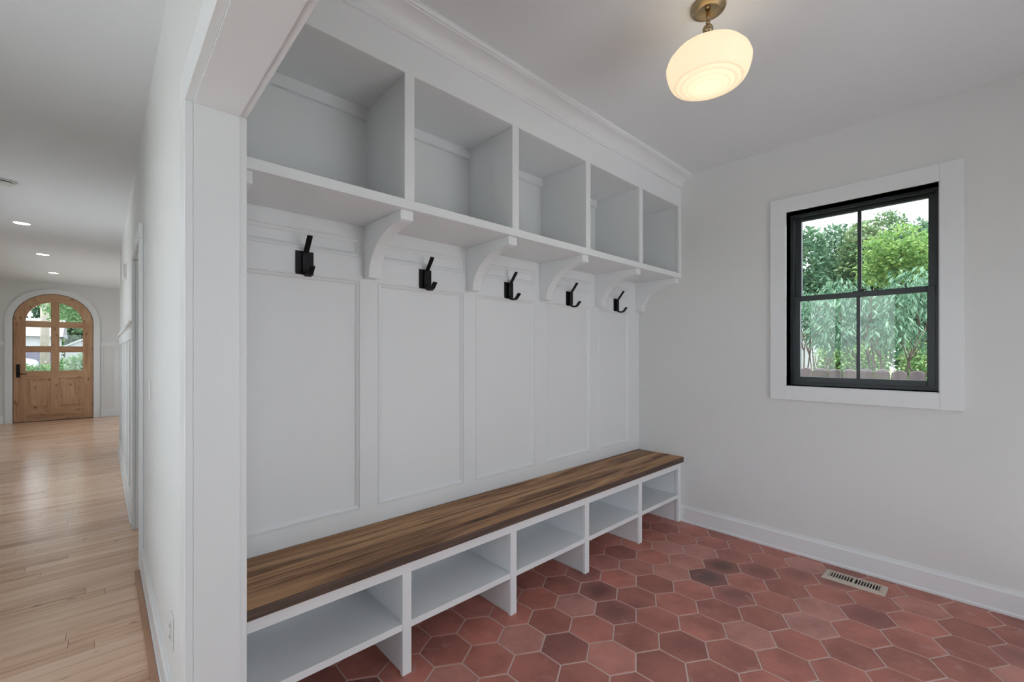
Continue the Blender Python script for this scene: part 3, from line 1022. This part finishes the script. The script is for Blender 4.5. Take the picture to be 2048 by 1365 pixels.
box('cover', M['plastic'], XH - 0.030, XH, 6.0, 6.2, 2.12, 2.255, ch, 0.004)
box('base_plate', M['plastic'], XH - 0.006, XH, 5.99, 6.21, 2.11, 2.265, ch, 0.001)

# ------------------------------------------------------------------ arched front door
door = frame_empty('door_1', (DCX, YE, 0), 'knotty wood arched front door with six panes')
DY0, DY1 = YE + 0.012, YE + 0.057
R0 = 0.552
PI_ = 0.393
xs0, xs1 = DCX - R0, DCX + R0
px0, px1, pm0, pm1 = -1.073, -0.281, -0.737, -0.618
A, AH = M['alder_v'], M['alder_h']
box('stile', A, xs0, px0, DY0, DY1, 0.008, DSP, door, 0.002)
box('stile', A, px1, xs1, DY0, DY1, 0.008, DSP, door, 0.002)
# arched head in three segments
segs = [(0, 13), (13, 27), (27, 40)]
for a, b in segs:
    outer = [(DCX - R0 * math.cos(PI * i / NA), DSP + R0 * math.sin(PI * i / NA)) for i in range(a, b + 1)]
    inner = [(DCX - PI_ * math.cos(PI * i / NA), DSP + PI_ * math.sin(PI * i / NA)) for i in range(a, b + 1)]
    MB().prism(outer + inner[::-1], 'Y', DY0, DY1).build('arched_rail', AH if a == 13 else A, door)
box('bottom_rail', AH, px0, px1, DY0, DY1, 0.008, 0.248, door, 0.002)
box('lock_rail', AH, px0, px1, DY0, DY1, 0.842, 0.995, door, 0.002)
box('panel_mullion', A, -0.732, -0.637, DY0, DY1, 0.248, 0.842, door, 0.002)
box('glazing_bar', AH, px0, px1, DY0 + 0.004, DY1 - 0.004, 1.363, 1.484, door, 0.003)
box('glazing_bar', AH, px0, px1, DY0 + 0.004, DY1 - 0.004, 1.856, 1.977, door, 0.003)
box('centre_bar', A, pm0, pm1, DY0 + 0.003, DY1 - 0.003, 0.995, DSP + 0.392, door, 0.003)
for a, b in ((px0, pm0), (pm1, px1)):
    for z0, z1 in ((0.995, 1.363), (1.484, 1.856)):
        box('pane', M['glass'], a - 0.004, b + 0.004, YE + 0.032, YE + 0.037, z0 - 0.004, z1 + 0.004, door)
for s in (-1, 1):
    pl = []
    a0 = math.acos(0.0555 / (PI_ + 0.003))
    for i in range(13):
        a = a0 * i / 12
        pl.append((DCX + s * (PI_ + 0.003) * math.cos(a), DSP + (PI_ + 0.003) * math.sin(a)))
    pl.append((DCX + s * 0.0555, DSP + 0.006))
    MB().prism(pl, 'Y', YE + 0.032, YE + 0.037).build('pane', M['glass'], door)
for a, b in ((px0, -0.732), (-0.637, px1)):
    # raised panel: sunk edge, sloped field
    MB().ring(a, b, 0.248, 0.842, [(-0.004, 0.030), (0.0, 0.010), (0.012, 0.016), (0.020, 0.016), (0.060, 0.004), (0.062, 0.004)], lambda u, v_, d: (u, DY0 + d, v_)) \
        .box(a + 0.062, b - 0.062, DY0 + 0.004, DY0 + 0.02, 0.31, 0.78).build('raised_panel', A, door)
for z in (1.889, 1.357, 0.828, 0.291):
    MB().tube([(xs1 + 0.004, DY0 - 0.004, z - 0.05), (xs1 + 0.004, DY0 - 0.004, z + 0.05)], 0.007, 10).build('hinge', M['black'], door)
hd = box('handle_plate', M['black'], -1.197, -1.147, DY0 - 0.008, DY0, 0.872, 1.127, door, 0.002)
MB().tube([(-1.172, DY0 - 0.008, 0.945), (-1.172, DY0 - 0.045, 0.945), (-1.16, DY0 - 0.052, 0.943), (-1.055, DY0 - 0.052, 0.940)], [0.009, 0.009, 0.009, 0.007], 8).build('lever', M['black'], hd)
MB().tube([(-1.172, DY0 - 0.008, 1.075), (-1.172, DY0 - 0.026, 1.075)], [0.016, 0.014], 14).build('thumb_turn', M['black'], hd)
# arched jamb seal and casing
RC0, RC1 = DHW + 0.001, DHW + 0.098


def arch_band(r0, r1, y0, y1):
    o_ = [(DCX - r1, 0)] + [(DCX - r1 * math.cos(PI * i / NA), DSP + r1 * math.sin(PI * i / NA)) for i in range(NA + 1)] + [(DCX + r1, 0)]
    i_ = [(DCX - r0, 0)] + [(DCX - r0 * math.cos(PI * i / NA), DSP + r0 * math.sin(PI * i / NA)) for i in range(NA + 1)] + [(DCX + r0, 0)]
    mb = MB()
    n = len(o_)
    vs = [(p[0], y0, p[1]) for p in o_] + [(p[0], y0, p[1]) for p in i_] + [(p[0], y1, p[1]) for p in o_] + [(p[0], y1, p[1]) for p in i_]
    fs = []
    for i in range(n - 1):
        fs += [(i, i + 1, n + i + 1, n + i), (2 * n + i, 3 * n + i, 3 * n + i + 1, 2 * n + i + 1), (i, 2 * n + i, 2 * n + i + 1, i + 1), (n + i, n + i + 1, 3 * n + i + 1, 3 * n + i)]
    fs += [(0, n, 3 * n, 2 * n), (n - 1, 3 * n - 1, 4 * n - 1, 2 * n - 1)]
    return mb.add(vs, fs)


arch_band(RC0, RC1, YE - 0.020, YE).build('arched_casing', M['trim'], door)
arch_band(R0, RC0, YE + 0.02, YE + 0.16).build('weather_seal', M['rubber'], door)
box('threshold', M['rubber'], xs0, xs1, YE - 0.01, YE + 0.16, -0.01, 0.007, door)

# ------------------------------------------------------------------ glazing behind the camera and in the hall, mostly added for daylight
def glazing(name, axis, a, u0, u1, z0, z1, n, label, rows=1):
    e = frame_empty(name, (a, (u0 + u1) / 2, z0) if axis == 'X' else ((u0 + u1) / 2, a, z0), label)

    def bx(nm, p0, p1, q0, q1, m, t0, t1):
        if axis == 'X':
            box(nm, m, a + t0, a + t1, p0, p1, q0, q1, e)
        else:
            box(nm, m, p0, p1, a + t0, a + t1, q0, q1, e)
    f = 0.05
    bx('frame', u0, u0 + f, z0, z1, M['frame'], -0.03, 0.03)
    bx('frame', u1 - f, u1, z0, z1, M['frame'], -0.03, 0.03)
    bx('frame', u0 + f, u1 - f, z0, z0 + f, M['frame'], -0.03, 0.03)
    bx('frame', u0 + f, u1 - f, z1 - f, z1, M['frame'], -0.03, 0.03)
    wv = (u1 - u0 - 2 * f) / n
    for k in range(n):
        pa, pb = u0 + f + k * wv, u0 + f + (k + 1) * wv
        if k:
            bx('mullion', pa - 0.03, pa + 0.03, z0 + f, z1 - f, M['frame'], -0.025, 0.025)
        bx('pane', pa, pb, z0 + f, z1 - f, M['glass'], -0.003, 0.003)
    return e


glazing('door_2', 'Y', YS - 0.06, GX0, GX1, 0.0, 2.2, 3, 'added black glazed garden doors behind the camera')
glazing('door_3', 'Y', YR0 - 0.06, -1.3, 0.0, 0.0, 2.25, 2, 'added black glazed door at the rear of the hall')
glazing('window_2', 'X', XL - 0.06, -1.9, 0.3, 0.45, 2.3, 3, 'added tall black window in the hall side wall, rear')
glazing('window_3', 'X', XL - 0.06, 0.8, 3.0, 0.45, 2.3, 3, 'added tall black window in the hall side wall, middle')
glazing('window_5', 'X', XL - 0.06, 5.0, 7.2, 0.45, 2.3, 3, 'added tall black window in the hall side wall opposite the wainscot')
glazing('window_7', 'X', 1.0, 3.35, 4.65, 0.3, 2.4, 2, 'added black window of the side room off the hall')  # added to brighten the far jamb of the hall doorway
glazing('window_6', 'X', 2.65, 8.7, 12.1, 0.45, 2.3, 4, 'wide black window in the foyer side wall')
glazing('window_4', 'X', XL - 0.06, 8.6, 12.2, 0.45, 2.3, 4, 'tall black window in the hall side wall by the front door')


sk = frame_empty('window_8', ((KX0 + KX1) / 2, (KY0 + KY1) / 2, ZC), 'flat skylight added out of view to light the mudroom from above')  # skylight added for its light on the bench base and floor
for a in ((KX0 - 0.02, KX0, KY0, KY1), (KX1, KX1 + 0.02, KY0, KY1), (KX0 - 0.02, KX1 + 0.02, KY0 - 0.02, KY0), (KX0 - 0.02, KX1 + 0.02, KY1, KY1 + 0.02)):
    box('curb', M['trim'], *a, ZC + 0.22, ZC + 0.30, sk)
box('pane', M['glass'], KX0, KX1, KY0, KY1, ZC + 0.27, ZC + 0.276, sk)


def portal(loc, rot, sx, sy):
    d = bpy.data.lights.new('daylight_portal', 'AREA')
    d.shape = 'RECTANGLE'
    d.size, d.size_y = sx, sy
    d.cycles.is_portal = True
    o = bpy.data.objects.new('daylight_portal', d)
    COL.objects.link(o)
    o.location = loc
    o.rotation_euler = rot


portal(((GX0 + GX1) / 2, YS - 0.13, 1.1), (-PI / 2, 0, PI), GX1 - GX0, 2.2)
portal(((KX0 + KX1) / 2, (KY0 + KY1) / 2, ZC + 0.31), (0, 0, 0), KX1 - KX0, KY1 - KY0)
portal((-0.65, YR0 - 0.13, 1.125), (-PI / 2, 0, PI), 1.3, 2.25)
for yc in (-0.8, 1.9, 6.1):
    portal((XL - 0.13, yc, 1.375), (0, -PI / 2, 0), 1.85, 2.2)
portal((XL - 0.13, 10.4, 1.375), (0, -PI / 2, 0), 1.85, 3.6)
portal((2.72, 10.4, 1.375), (0, PI / 2, 0), 1.85, 3.4)
portal((XW + 0.2, 0.5175, 1.70), (0, PI / 2, 0), 1.17, 0.75)
portal((DCX, YE + 0.17, 1.75), (PI / 2, 0, PI), 1.0, 1.6)

# ------------------------------------------------------------------ outdoors
ZG = -0.35
M['lawn'] = plain('lawn', (0.13, 0.16, 0.08), 0.9, bump=0.5, bscale=40, vary=0.3, vscale=2.0)
M['concrete'] = plain('concrete', (0.70, 0.70, 0.70), 0.85, bump=0.2, bscale=60, vary=0.1, vscale=2.0)
M['asphalt'] = plain('asphalt', (0.20, 0.20, 0.21), 0.9, bump=0.3, bscale=90)
M['cedar'] = wood('weathered_cedar', (0.055, 0.043, 0.048), (0.09, 0.072, 0.08), (0.13, 0.105, 0.11), 'Z', rough=0.8, tint=0.25)
M['bark'] = plain('bark', (0.10, 0.075, 0.06), 0.9, bump=0.6, bscale=30, vary=0.3, vscale=12)
M['pole'] = plain('weathered_pole', (0.42, 0.37, 0.33), 0.85, bump=0.5, bscale=25, vary=0.25, vscale=6)
M['siding'] = plain('lavender_siding', (0.22, 0.21, 0.28), 0.7)
M['whitewall'] = plain('white_siding', (0.50, 0.51, 0.53), 0.7)
M['shingle'] = plain('grey_shingle', (0.22, 0.215, 0.24), 0.85, bump=0.4, bscale=20, vary=0.2, vscale=8)
M['carpaint'] = plain('white_car_paint', (0.62, 0.68, 0.70), 0.2, coat=0.6)
M['tyre'] = plain('tyre', (0.02, 0.02, 0.022), 0.8)
M['alloy'] = plain('alloy_wheel', (0.45, 0.46, 0.47), 0.35, 0.8)
M['carglass'] = plain('car_glass', (0.05, 0.07, 0.08), 0.08)
M['leaf_far'] = leaf_mat('leaf_far', (0.065, 0.15, 0.085), (0.15, 0.27, 0.15))
M['leaf_far2'] = leaf_mat('leaf_far_olive', (0.075, 0.15, 0.075), (0.18, 0.28, 0.12))
M['leaf_bright'] = leaf_mat('leaf_bright', (0.11, 0.25, 0.07), (0.27, 0.40, 0.12), 0.4)
M['leaf_peach'] = leaf_mat('leaf_peach', (0.05, 0.14, 0.085), (0.16, 0.29, 0.18), 0.35)
M['leaf_bush'] = leaf_mat('leaf_bush', (0.10, 0.24, 0.08), (0.25, 0.38, 0.14), 0.4)
M['leaf_hedge'] = leaf_mat('leaf_hedge', (0.08, 0.20, 0.08), (0.24, 0.36, 0.17), 0.3)

struct(box('ground', M['lawn'], -45, 60, -40, 80, ZG - 0.2, ZG), 'green lawn around the house')
struct(MB().box(-9, 4.8, -12.0, YR0 - 0.15, ZG, -0.14).box(XM, 4.8, YR0 - 0.15, YS - 0.15, ZG, -0.14).box(-9, XL - 0.15, YR0 - 0.15, YE, ZG, -0.14).box(2.75, 7, 8.0, YE, ZG, -0.14).build('bounce_slab', M['concrete']), 'pale concrete slab added out of view to bounce daylight indoors')  # unseen slab added as a daylight reflector outside the glazing
struct(box('porch', M['concrete'], -3.2, 2.2, YE + 0.17, YE + 2.2, ZG, -0.04), 'concrete porch outside the front door')
struct(box('street', M['asphalt'], -40, 40, 36.5, 43.5, ZG, 0.17), 'grey street in front of the house')


def leaf(mb, p, d, up, L_, W_):
    s_ = d.cross(up)
    if s_.length < 1e-4:
        s_ = d.orthogonal()
    s_.normalize()
    m_ = p + d * (L_ * 0.45)
    n_ = s_.cross(d) * (W_ * 0.25)
    mb.add([p, m_ + s_ * (W_ / 2) + n_, p + d * L_, m_ - s_ * (W_ / 2) + n_], [(0, 1, 2, 3)])


def rvec():
    while True:
        v_ = Vector((random.uniform(-1, 1), random.uniform(-1, 1), random.uniform(-1, 1)))
        if 0.05 < v_.length < 1:
            return v_.normalized()


def crown(blobs, n, L_, W_, droop=0.0, fill=0.55):
    """leaves gathered in ellipsoid clumps: blobs = (x, y, z, rx, ry, rz)"""
    mb = MB()
    tot = sum(b[3] * b[4] + b[4] * b[5] for b in blobs)
    for b in blobs:
        k = int(n * (b[3] * b[4] + b[4] * b[5]) / tot)
        for _ in range(k):
            v_ = rvec()
            r = fill + (1.06 - fill) * random.random() ** 0.6
            p = Vector((b[0] + v_.x * b[3] * r, b[1] + v_.y * b[4] * r, b[2] + v_.z * b[5] * r))
            d = (v_ * 0.6 + rvec()).normalized()
            d.z -= droop
            d.normalize()
            u = (Vector((0, 0, 1)) + rvec() * 0.7)
            f_ = random.uniform(0.7, 1.25)
            leaf(mb, p, d, u, L_ * f_, W_ * f_)
    return mb


def branches(mb, base_p, top_p, r, depth, spread=0.6, ext=0.45):
    pts = [base_p]
    for i in range(1, 5):
        q = base_p.lerp(top_p, i / 4) + rvec() * (top_p - base_p).length * 0.035
        pts.append(q)
    mb.tube(pts, [r * (1 - 0.15 * i) for i in range(5)], 6)
    if depth > 0:
        for i in range(2, 5):
            for k in range(2):
                d = (top_p - base_p).normalized() + rvec() * spread
                d.z = abs(d.z) * 0.7 + 0.25
                ln = (top_p - base_p).length * ext * random.uniform(0.75, 1.3)
                branches(mb, pts[i], pts[i] + d.normalized() * ln, r * 0.45, depth - 1, spread)


def tree(name, loc, label, h, trunk_r, blobs, n, L_, W_, mat, group=None, droop=0.0, depth=1, cat='tree', fill=0.55):
    t_ = thing(name, loc, label, cat, group)
    tb = MB()
    b0 = Vector(loc)
    branches(tb, b0, b0 + Vector((0, 0, h)), trunk_r, depth)
    tb.build('trunk', M['bark'], t_, fix=False, smooth=True)
    crown(blobs, n, L_, W_, droop, fill).build('crown', mat, t_, fix=False, kind='stuff')
    return t_


CF = (0.6846, 0.7289)
CR = (0.7289, -0.6846)


def spot(px, depth):
    u = (px - 1024) / 874.27
    return (depth * (CF[0] + u * CR[0]), depth * (CF[1] + u * CR[1]))


def zed(py, depth):
    return 1.333 + (708 - py) / 874.27 * depth


# dog-eared cedar fence beyond the window
FX = 6.3
fence = thing('picket_fence', (FX, 1.0, ZG), 'weathered grey-brown fence of round-topped pickets outside the window', 'fence')
pk = None
yy = -1.2
while yy < 4.2:
    if pk is None:
        pw = 0.130
        pr = [(0, ZG + 0.03), (pw, ZG + 0.03)]
        for k in range(0, 11):
            a = PI * k / 10
            pr.append((pw / 2 + pw / 2 * math.cos(a), 1.108 + 0.05 * math.sin(a) ** 0.8))
        pk = MB().prism([(yy + a, b) for a, b in pr], 'X', FX, FX + 0.02).build('picket', M['cedar'], fence, 0.006)
        y00 = yy
    else:
        o = pk.copy()
        COL.objects.link(o)
        inv = pk.matrix_parent_inverse.copy()
        o.parent = fence
        o.matrix_parent_inverse = inv
        o.location = pk.location + Vector((0, yy - y00, random.uniform(-0.008, 0.008)))
    yy += 0.143
for zz in (0.0, 0.85):
    box('rail', M['cedar'], FX + 0.02, FX + 0.06, -1.2, 4.3, zz, zz + 0.09, fence)
for yy in (-1.1, 1.3, 3.7):
    box('post', M['cedar'], FX + 0.06, FX + 0.15, yy, yy + 0.09, ZG, 1.05, fence)

# trees seen through the window
TG = 'background trees beyond the window'
for i, (px, dp, ytop, hw, mt) in enumerate([(1560, 27, 436, 1.12, 'leaf_far2'), (1670, 27, 450, 1.12, 'leaf_far'), (1772, 27, 426, 1.12, 'leaf_far2'), (1885, 27, 436, 1.12, 'leaf_far'),
                                            (1612, 19.5, 462, 0.80, 'leaf_far'), (1722, 19.5, 452, 0.80, 'leaf_far2'), (1842, 19.5, 448, 0.80, 'leaf_far'),
                                            (2040, 25, 430, 1.12, 'leaf_far2'), (2190, 25, 440, 1.12, 'leaf_far'), (2340, 25, 436, 1.12, 'leaf_far2')]):
    x, y = spot(px, dp)
    zt = zed(ytop, dp)
    bl = [(x, y, zt - 1.7, hw, hw, 1.7)]
    for k in range(9):
        a = random.uniform(0, 2 * PI)
        zz = random.uniform(0.8, zt - 1.6)
        bl.append((x + hw * 0.62 * math.cos(a), y + hw * 0.62 * math.sin(a), zz, hw * 0.75, hw * 0.75, 1.15))
    lb = ['far olive tree beyond the left edge of the window', 'far dark green tree left of the window centre bar', 'tallest far olive tree right of the window centre bar',
          'far dark green tree beyond the right edge of the window', 'nearer dark tree filling the upper left window pane', 'olive tree standing behind the upper window centre bar',
          'dark green tree behind the bright yellow-green maple', 'far olive tree hidden by the wall right of the window', 'far dark tree further right past the window wall',
          'far olive tree rightmost in the row beyond the garden'][i]
    tree('broadleaf_tree', (x, y, ZG), lb, zt - 1.6, 0.14, bl, 8500 if i < 7 else 5000, 0.26, 0.15, M[mt], TG, depth=0)
x, y = spot(1797, 13.8)
zc = zed(508, 13.8)
bl = [(x, y, zc, 0.75, 0.75, 0.88)] + [(x + random.uniform(-.66, .66), y + random.uniform(-.66, .66), zc + random.uniform(-.9, .3), .42, .42, .34) for _ in range(12)]
tree('maple_tree', (x, y, ZG), 'bright yellow-green leafy tree in the upper right window panes', zc - ZG, 0.07, bl, 3600, 0.13, 0.10, M['leaf_bright'], depth=0)
# drooping peach-like trees just past the fence
for px, dp, zz, n, lb, sc in ((1775, 6.7, 2.0, 3600, 'loose tree with long drooping leaves in the lower right panes', 1.0), (1632, 8.9, 2.15, 2800, 'thin tree with long drooping leaves in the lower left panes', 0.9)):
    x, y = spot(px, dp)
    bl = [(x + random.uniform(-.75, .75) * sc, y + random.uniform(-.75, .75) * sc, zz + random.uniform(-.42, .42), .34, .34, .25) for _ in range(26)]
    t_ = thing('peach_tree', (x, y, ZG), lb, 'tree', 'drooping-leaf trees past the fence')
    tb = MB()
    for k in range(6):
        d = rvec(); d.z = 0
        branches(tb, Vector((x, y, ZG)) + d * 0.06, Vector((x, y, zz - 0.25)) + d * 0.55 * sc, 0.020, 1, 0.5, 0.22)
    tb.build('trunk', M['bark'], t_, fix=False, smooth=True)
    crown(bl, n, 0.125, 0.034, 1.3, 0.2).build('crown', M['leaf_peach'], t_, fix=False, kind='stuff')
for px, dp, zz, rr, lb in ((1668, 10.6, 1.30, 0.34, 'bright green bush above the fence in the lower left pane'), (1748, 10.6, 1.27, 0.31, 'bright green bush behind the window centre bar'),
                           (1832, 10.6, 1.22, 0.34, 'small bright bush above the fence at the right pane edge')):
    x, y = spot(px, dp)
    bl = [(x + random.uniform(-.1, .1), y + random.uniform(-.1, .1), zz - 0.9 + 0.17 * k, rr, rr, rr * 0.8) for k in range(7)]
    tree('garden_bush', (x, y, ZG), lb, zz - ZG, 0.03, bl, 2200, 0.085, 0.05, M['leaf_bush'], 'bushes past the fence', cat='bush')

# neighbour's white house, glimpsed between the leaves
hs = thing('white_house', (16.6, 6.0, ZG), 'white neighbouring house glimpsed through leaves in the left panes', 'house')
box('wall', M['whitewall'], 14.6, 18.6, 3.4, 9.5, ZG, 1.95, hs)
MB().prism([(14.2, 1.9), (19.0, 1.9), (16.6, 2.6)], 'Y', 3.1, 9.9).build('roof', M['shingle'], hs)
wn = box('window', M['whitewall'], 14.56, 14.6, 4.4, 5.5, 0.6, 1.7, hs)
box('pane', M['carglass'], 14.54, 14.56, 4.48, 5.42, 0.68, 1.62, wn)

# seen through the front door
pole = thing('utility_pole', (-1.95, 30.0, ZG), 'pale weathered wooden pole behind the left front-door panes', 'pole')
MB().tube([(-1.95, 30, ZG), (-1.94, 30, 3.0), (-1.96, 30, 8.5)], [0.165, 0.15, 0.125], 16).build('shaft', M['pole'], pole, smooth=True)
box('number_tag', M['whitewall'], -1.93, -1.87, 29.835, 29.85, 0.92, 1.0, pole)
box('crossarm', M['pole'], -3.0, -0.9, 29.8, 29.9, 7.6, 7.75, pole)

gh = thing('garage_house', (-7.0, 49.0, 0), 'white garage with lavender slatted door behind the left front-door panes', 'house')
box('wall', M['whitewall'], -12.0, -2.45, 47.0, 53.0, 0, 2.63, gh)
MB().add([(-12.4, 46.6, 2.6), (-2.1, 46.6, 2.6), (-2.1, 50.0, 4.1), (-12.4, 50.0, 4.1), (-12.4, 53.4, 2.6), (-2.1, 53.4, 2.6)],
         [(0, 1, 2, 3), (3, 2, 5, 4), (0, 3, 4), (1, 5, 2), (0, 4, 5, 1)]).build('roof', M['shingle'], gh)
gd = box('garage_door', M['siding'], -11.4, -2.7, 46.94, 47.0, 0.1, 1.72, gh)
for k in range(12):
    box('slat', M['siding'], -11.35, -2.75, 46.90, 46.94, 0.12 + k * 0.133, 0.12 + k * 0.133 + 0.115, gd, 0.008)
gb = thing('gabled_house', (1.2, 57.5, 0), 'white gabled house behind the right front-door panes', 'house')
MB().prism([(-2.3, 0), (4.9, 0), (4.9, 1.9), (1.3, 3.95), (-2.3, 1.9)], 'Y', 54.5, 60.5).build('wall', M['whitewall'], gb)
for s in (-1, 1):
    MB().prism([(1.3, 3.98), (1.3, 4.12), (1.3 + s * 4.0, 1.84), (1.3 + s * 4.0, 1.70)], 'Y', 54.2, 60.8).build('roof_slope', M['whitewall'], gb)
gw = box('window', M['whitewall'], 0.8, 1.8, 54.46, 54.5, 1.6, 2.6, gb)
box('pane', M['carglass'], 0.88, 1.72, 54.44, 54.46, 1.68, 2.52, gw)

# white parked car
car = thing('parked_car', (-5.1, 40.0, 0.17), 'white car parked in the street beyond the front door', 'car')
cy0, cy1, zg = 39.2, 40.9, 0.17
side = [(-2.95, 0.34), (-2.9, 0.60), (-3.02, 0.78), (-3.5, 0.90), (-4.05, 1.00), (-4.75, 1.42), (-5.3, 1.50), (-6.2, 1.49), (-6.9, 1.30), (-7.25, 1.02), (-7.32, 0.60), (-7.25, 0.34)]
wheels = [(-3.62, 0.33), (-6.45, 0.33)]
low = []
for wx, wr in wheels[::-1]:
    for k in range(9):
        a = PI - PI * k / 8
        low.append((wx + 0.39 * math.cos(a), 0.34 + 0.37 * math.sin(a)))
MB().prism([(x, zg + z) for x, z in side + low], 'Y', cy0, cy1).build('body', M['carpaint'], car, 0.05, seg=2)
for poly in ([(-4.25, 1.02), (-4.85, 1.40), (-5.35, 1.44), (-5.35, 1.02)], [(-5.45, 1.02), (-5.45, 1.44), (-6.15, 1.43), (-6.75, 1.24), (-6.9, 1.02)]):
    MB().prism([(x, zg + z) for x, z in poly], 'Y', cy0 - 0.01, cy0 + 0.01).build('side_window', M['carglass'], car)
for wx, wr in wheels:
    for yv in (cy0 + 0.10, cy1 - 0.10):
        MB().tube([(wx, yv - 0.1, zg + wr), (wx, yv + 0.1, zg + wr)], 0.33, 24).build('wheel', M['tyre'], car)
    MB().tube([(wx, cy0 - 0.012, zg + wr), (wx, cy0 + 0.02, zg + wr)], 0.21, 20).build('hubcap', M['alloy'], car)
box('headlight', M['alloy'], -3.12, -2.96, cy0 + 0.05, cy0 + 0.45, zg + 0.62, zg + 0.74, car, 0.02)
box('door_handle', M['alloy'], -5.3, -5.12, cy0 - 0.02, cy0, zg + 0.92, zg + 0.95, car)

# hedges and trees in front of the house
for nm, lb, bl, n in (('clipped_hedge', 'bright green hedge in the lower right front-door pane', [(-1.15 + 0.3 * k, 25.0, 0.62 + 0.10 * k, 0.42, 0.4, 0.50) for k in range(6)], 3000),
                      ('low_hedge', 'low green shrubs at the foot of the lower left front-door pane', [(-3.1 + 0.35 * k, 28.5, 0.42, 0.34, 0.4, 0.42) for k in range(6)], 2200)):
    c = bl[len(bl) // 2]
    tree(nm, (c[0], c[1], ZG), lb, 0.7, 0.04, bl, n, 0.10, 0.06, M['leaf_hedge'], 'hedges in front of the house', cat='hedge')
for i, (x, y, h, r, mt, lb) in enumerate([(-8.2, 67, 9.0, 2.8, 'leaf_far', 'dark tree behind the garage roof across the street'), (-1.0, 67, 9.5, 2.8, 'leaf_far2', 'olive tree between garage and gabled house'),
                                          (-4.1, 75, 10.5, 2.8, 'leaf_far', 'tall dark tree furthest behind the garage'), (2.2, 75, 10.0, 2.8, 'leaf_far', 'tall dark tree behind the gabled house'),
                                          (-11.4, 75, 10.0, 2.8, 'leaf_far2', 'olive tree far left behind the garage')]):
    bl = [(x, y, h - 2.2, r, r, 2.4)] + [(x + random.uniform(-1, 1) * r * .4, y + random.uniform(-1, 1) * r * .4, 1.6 + 0.8 * k, r * .62, r * .62, 1.4) for k in range(8)]
    tree('street_tree', (x, y, ZG), lb, h - 2, 0.25, bl, 3500, 0.55, 0.34, M[mt], 'trees across the street')
x, y = -0.62, 23.0
bl = [(x + random.uniform(-.7, .9), y + random.uniform(-.9, .9), 2.75 + random.uniform(-.35, 1.6), .42, .42, .3) for _ in range(16)]
tree('young_tree', (0.15, 23.2, ZG), 'leafy young tree in the arched upper right front-door pane', 2.6, 0.05, bl, 2600, 0.12, 0.08, M['leaf_hedge'])
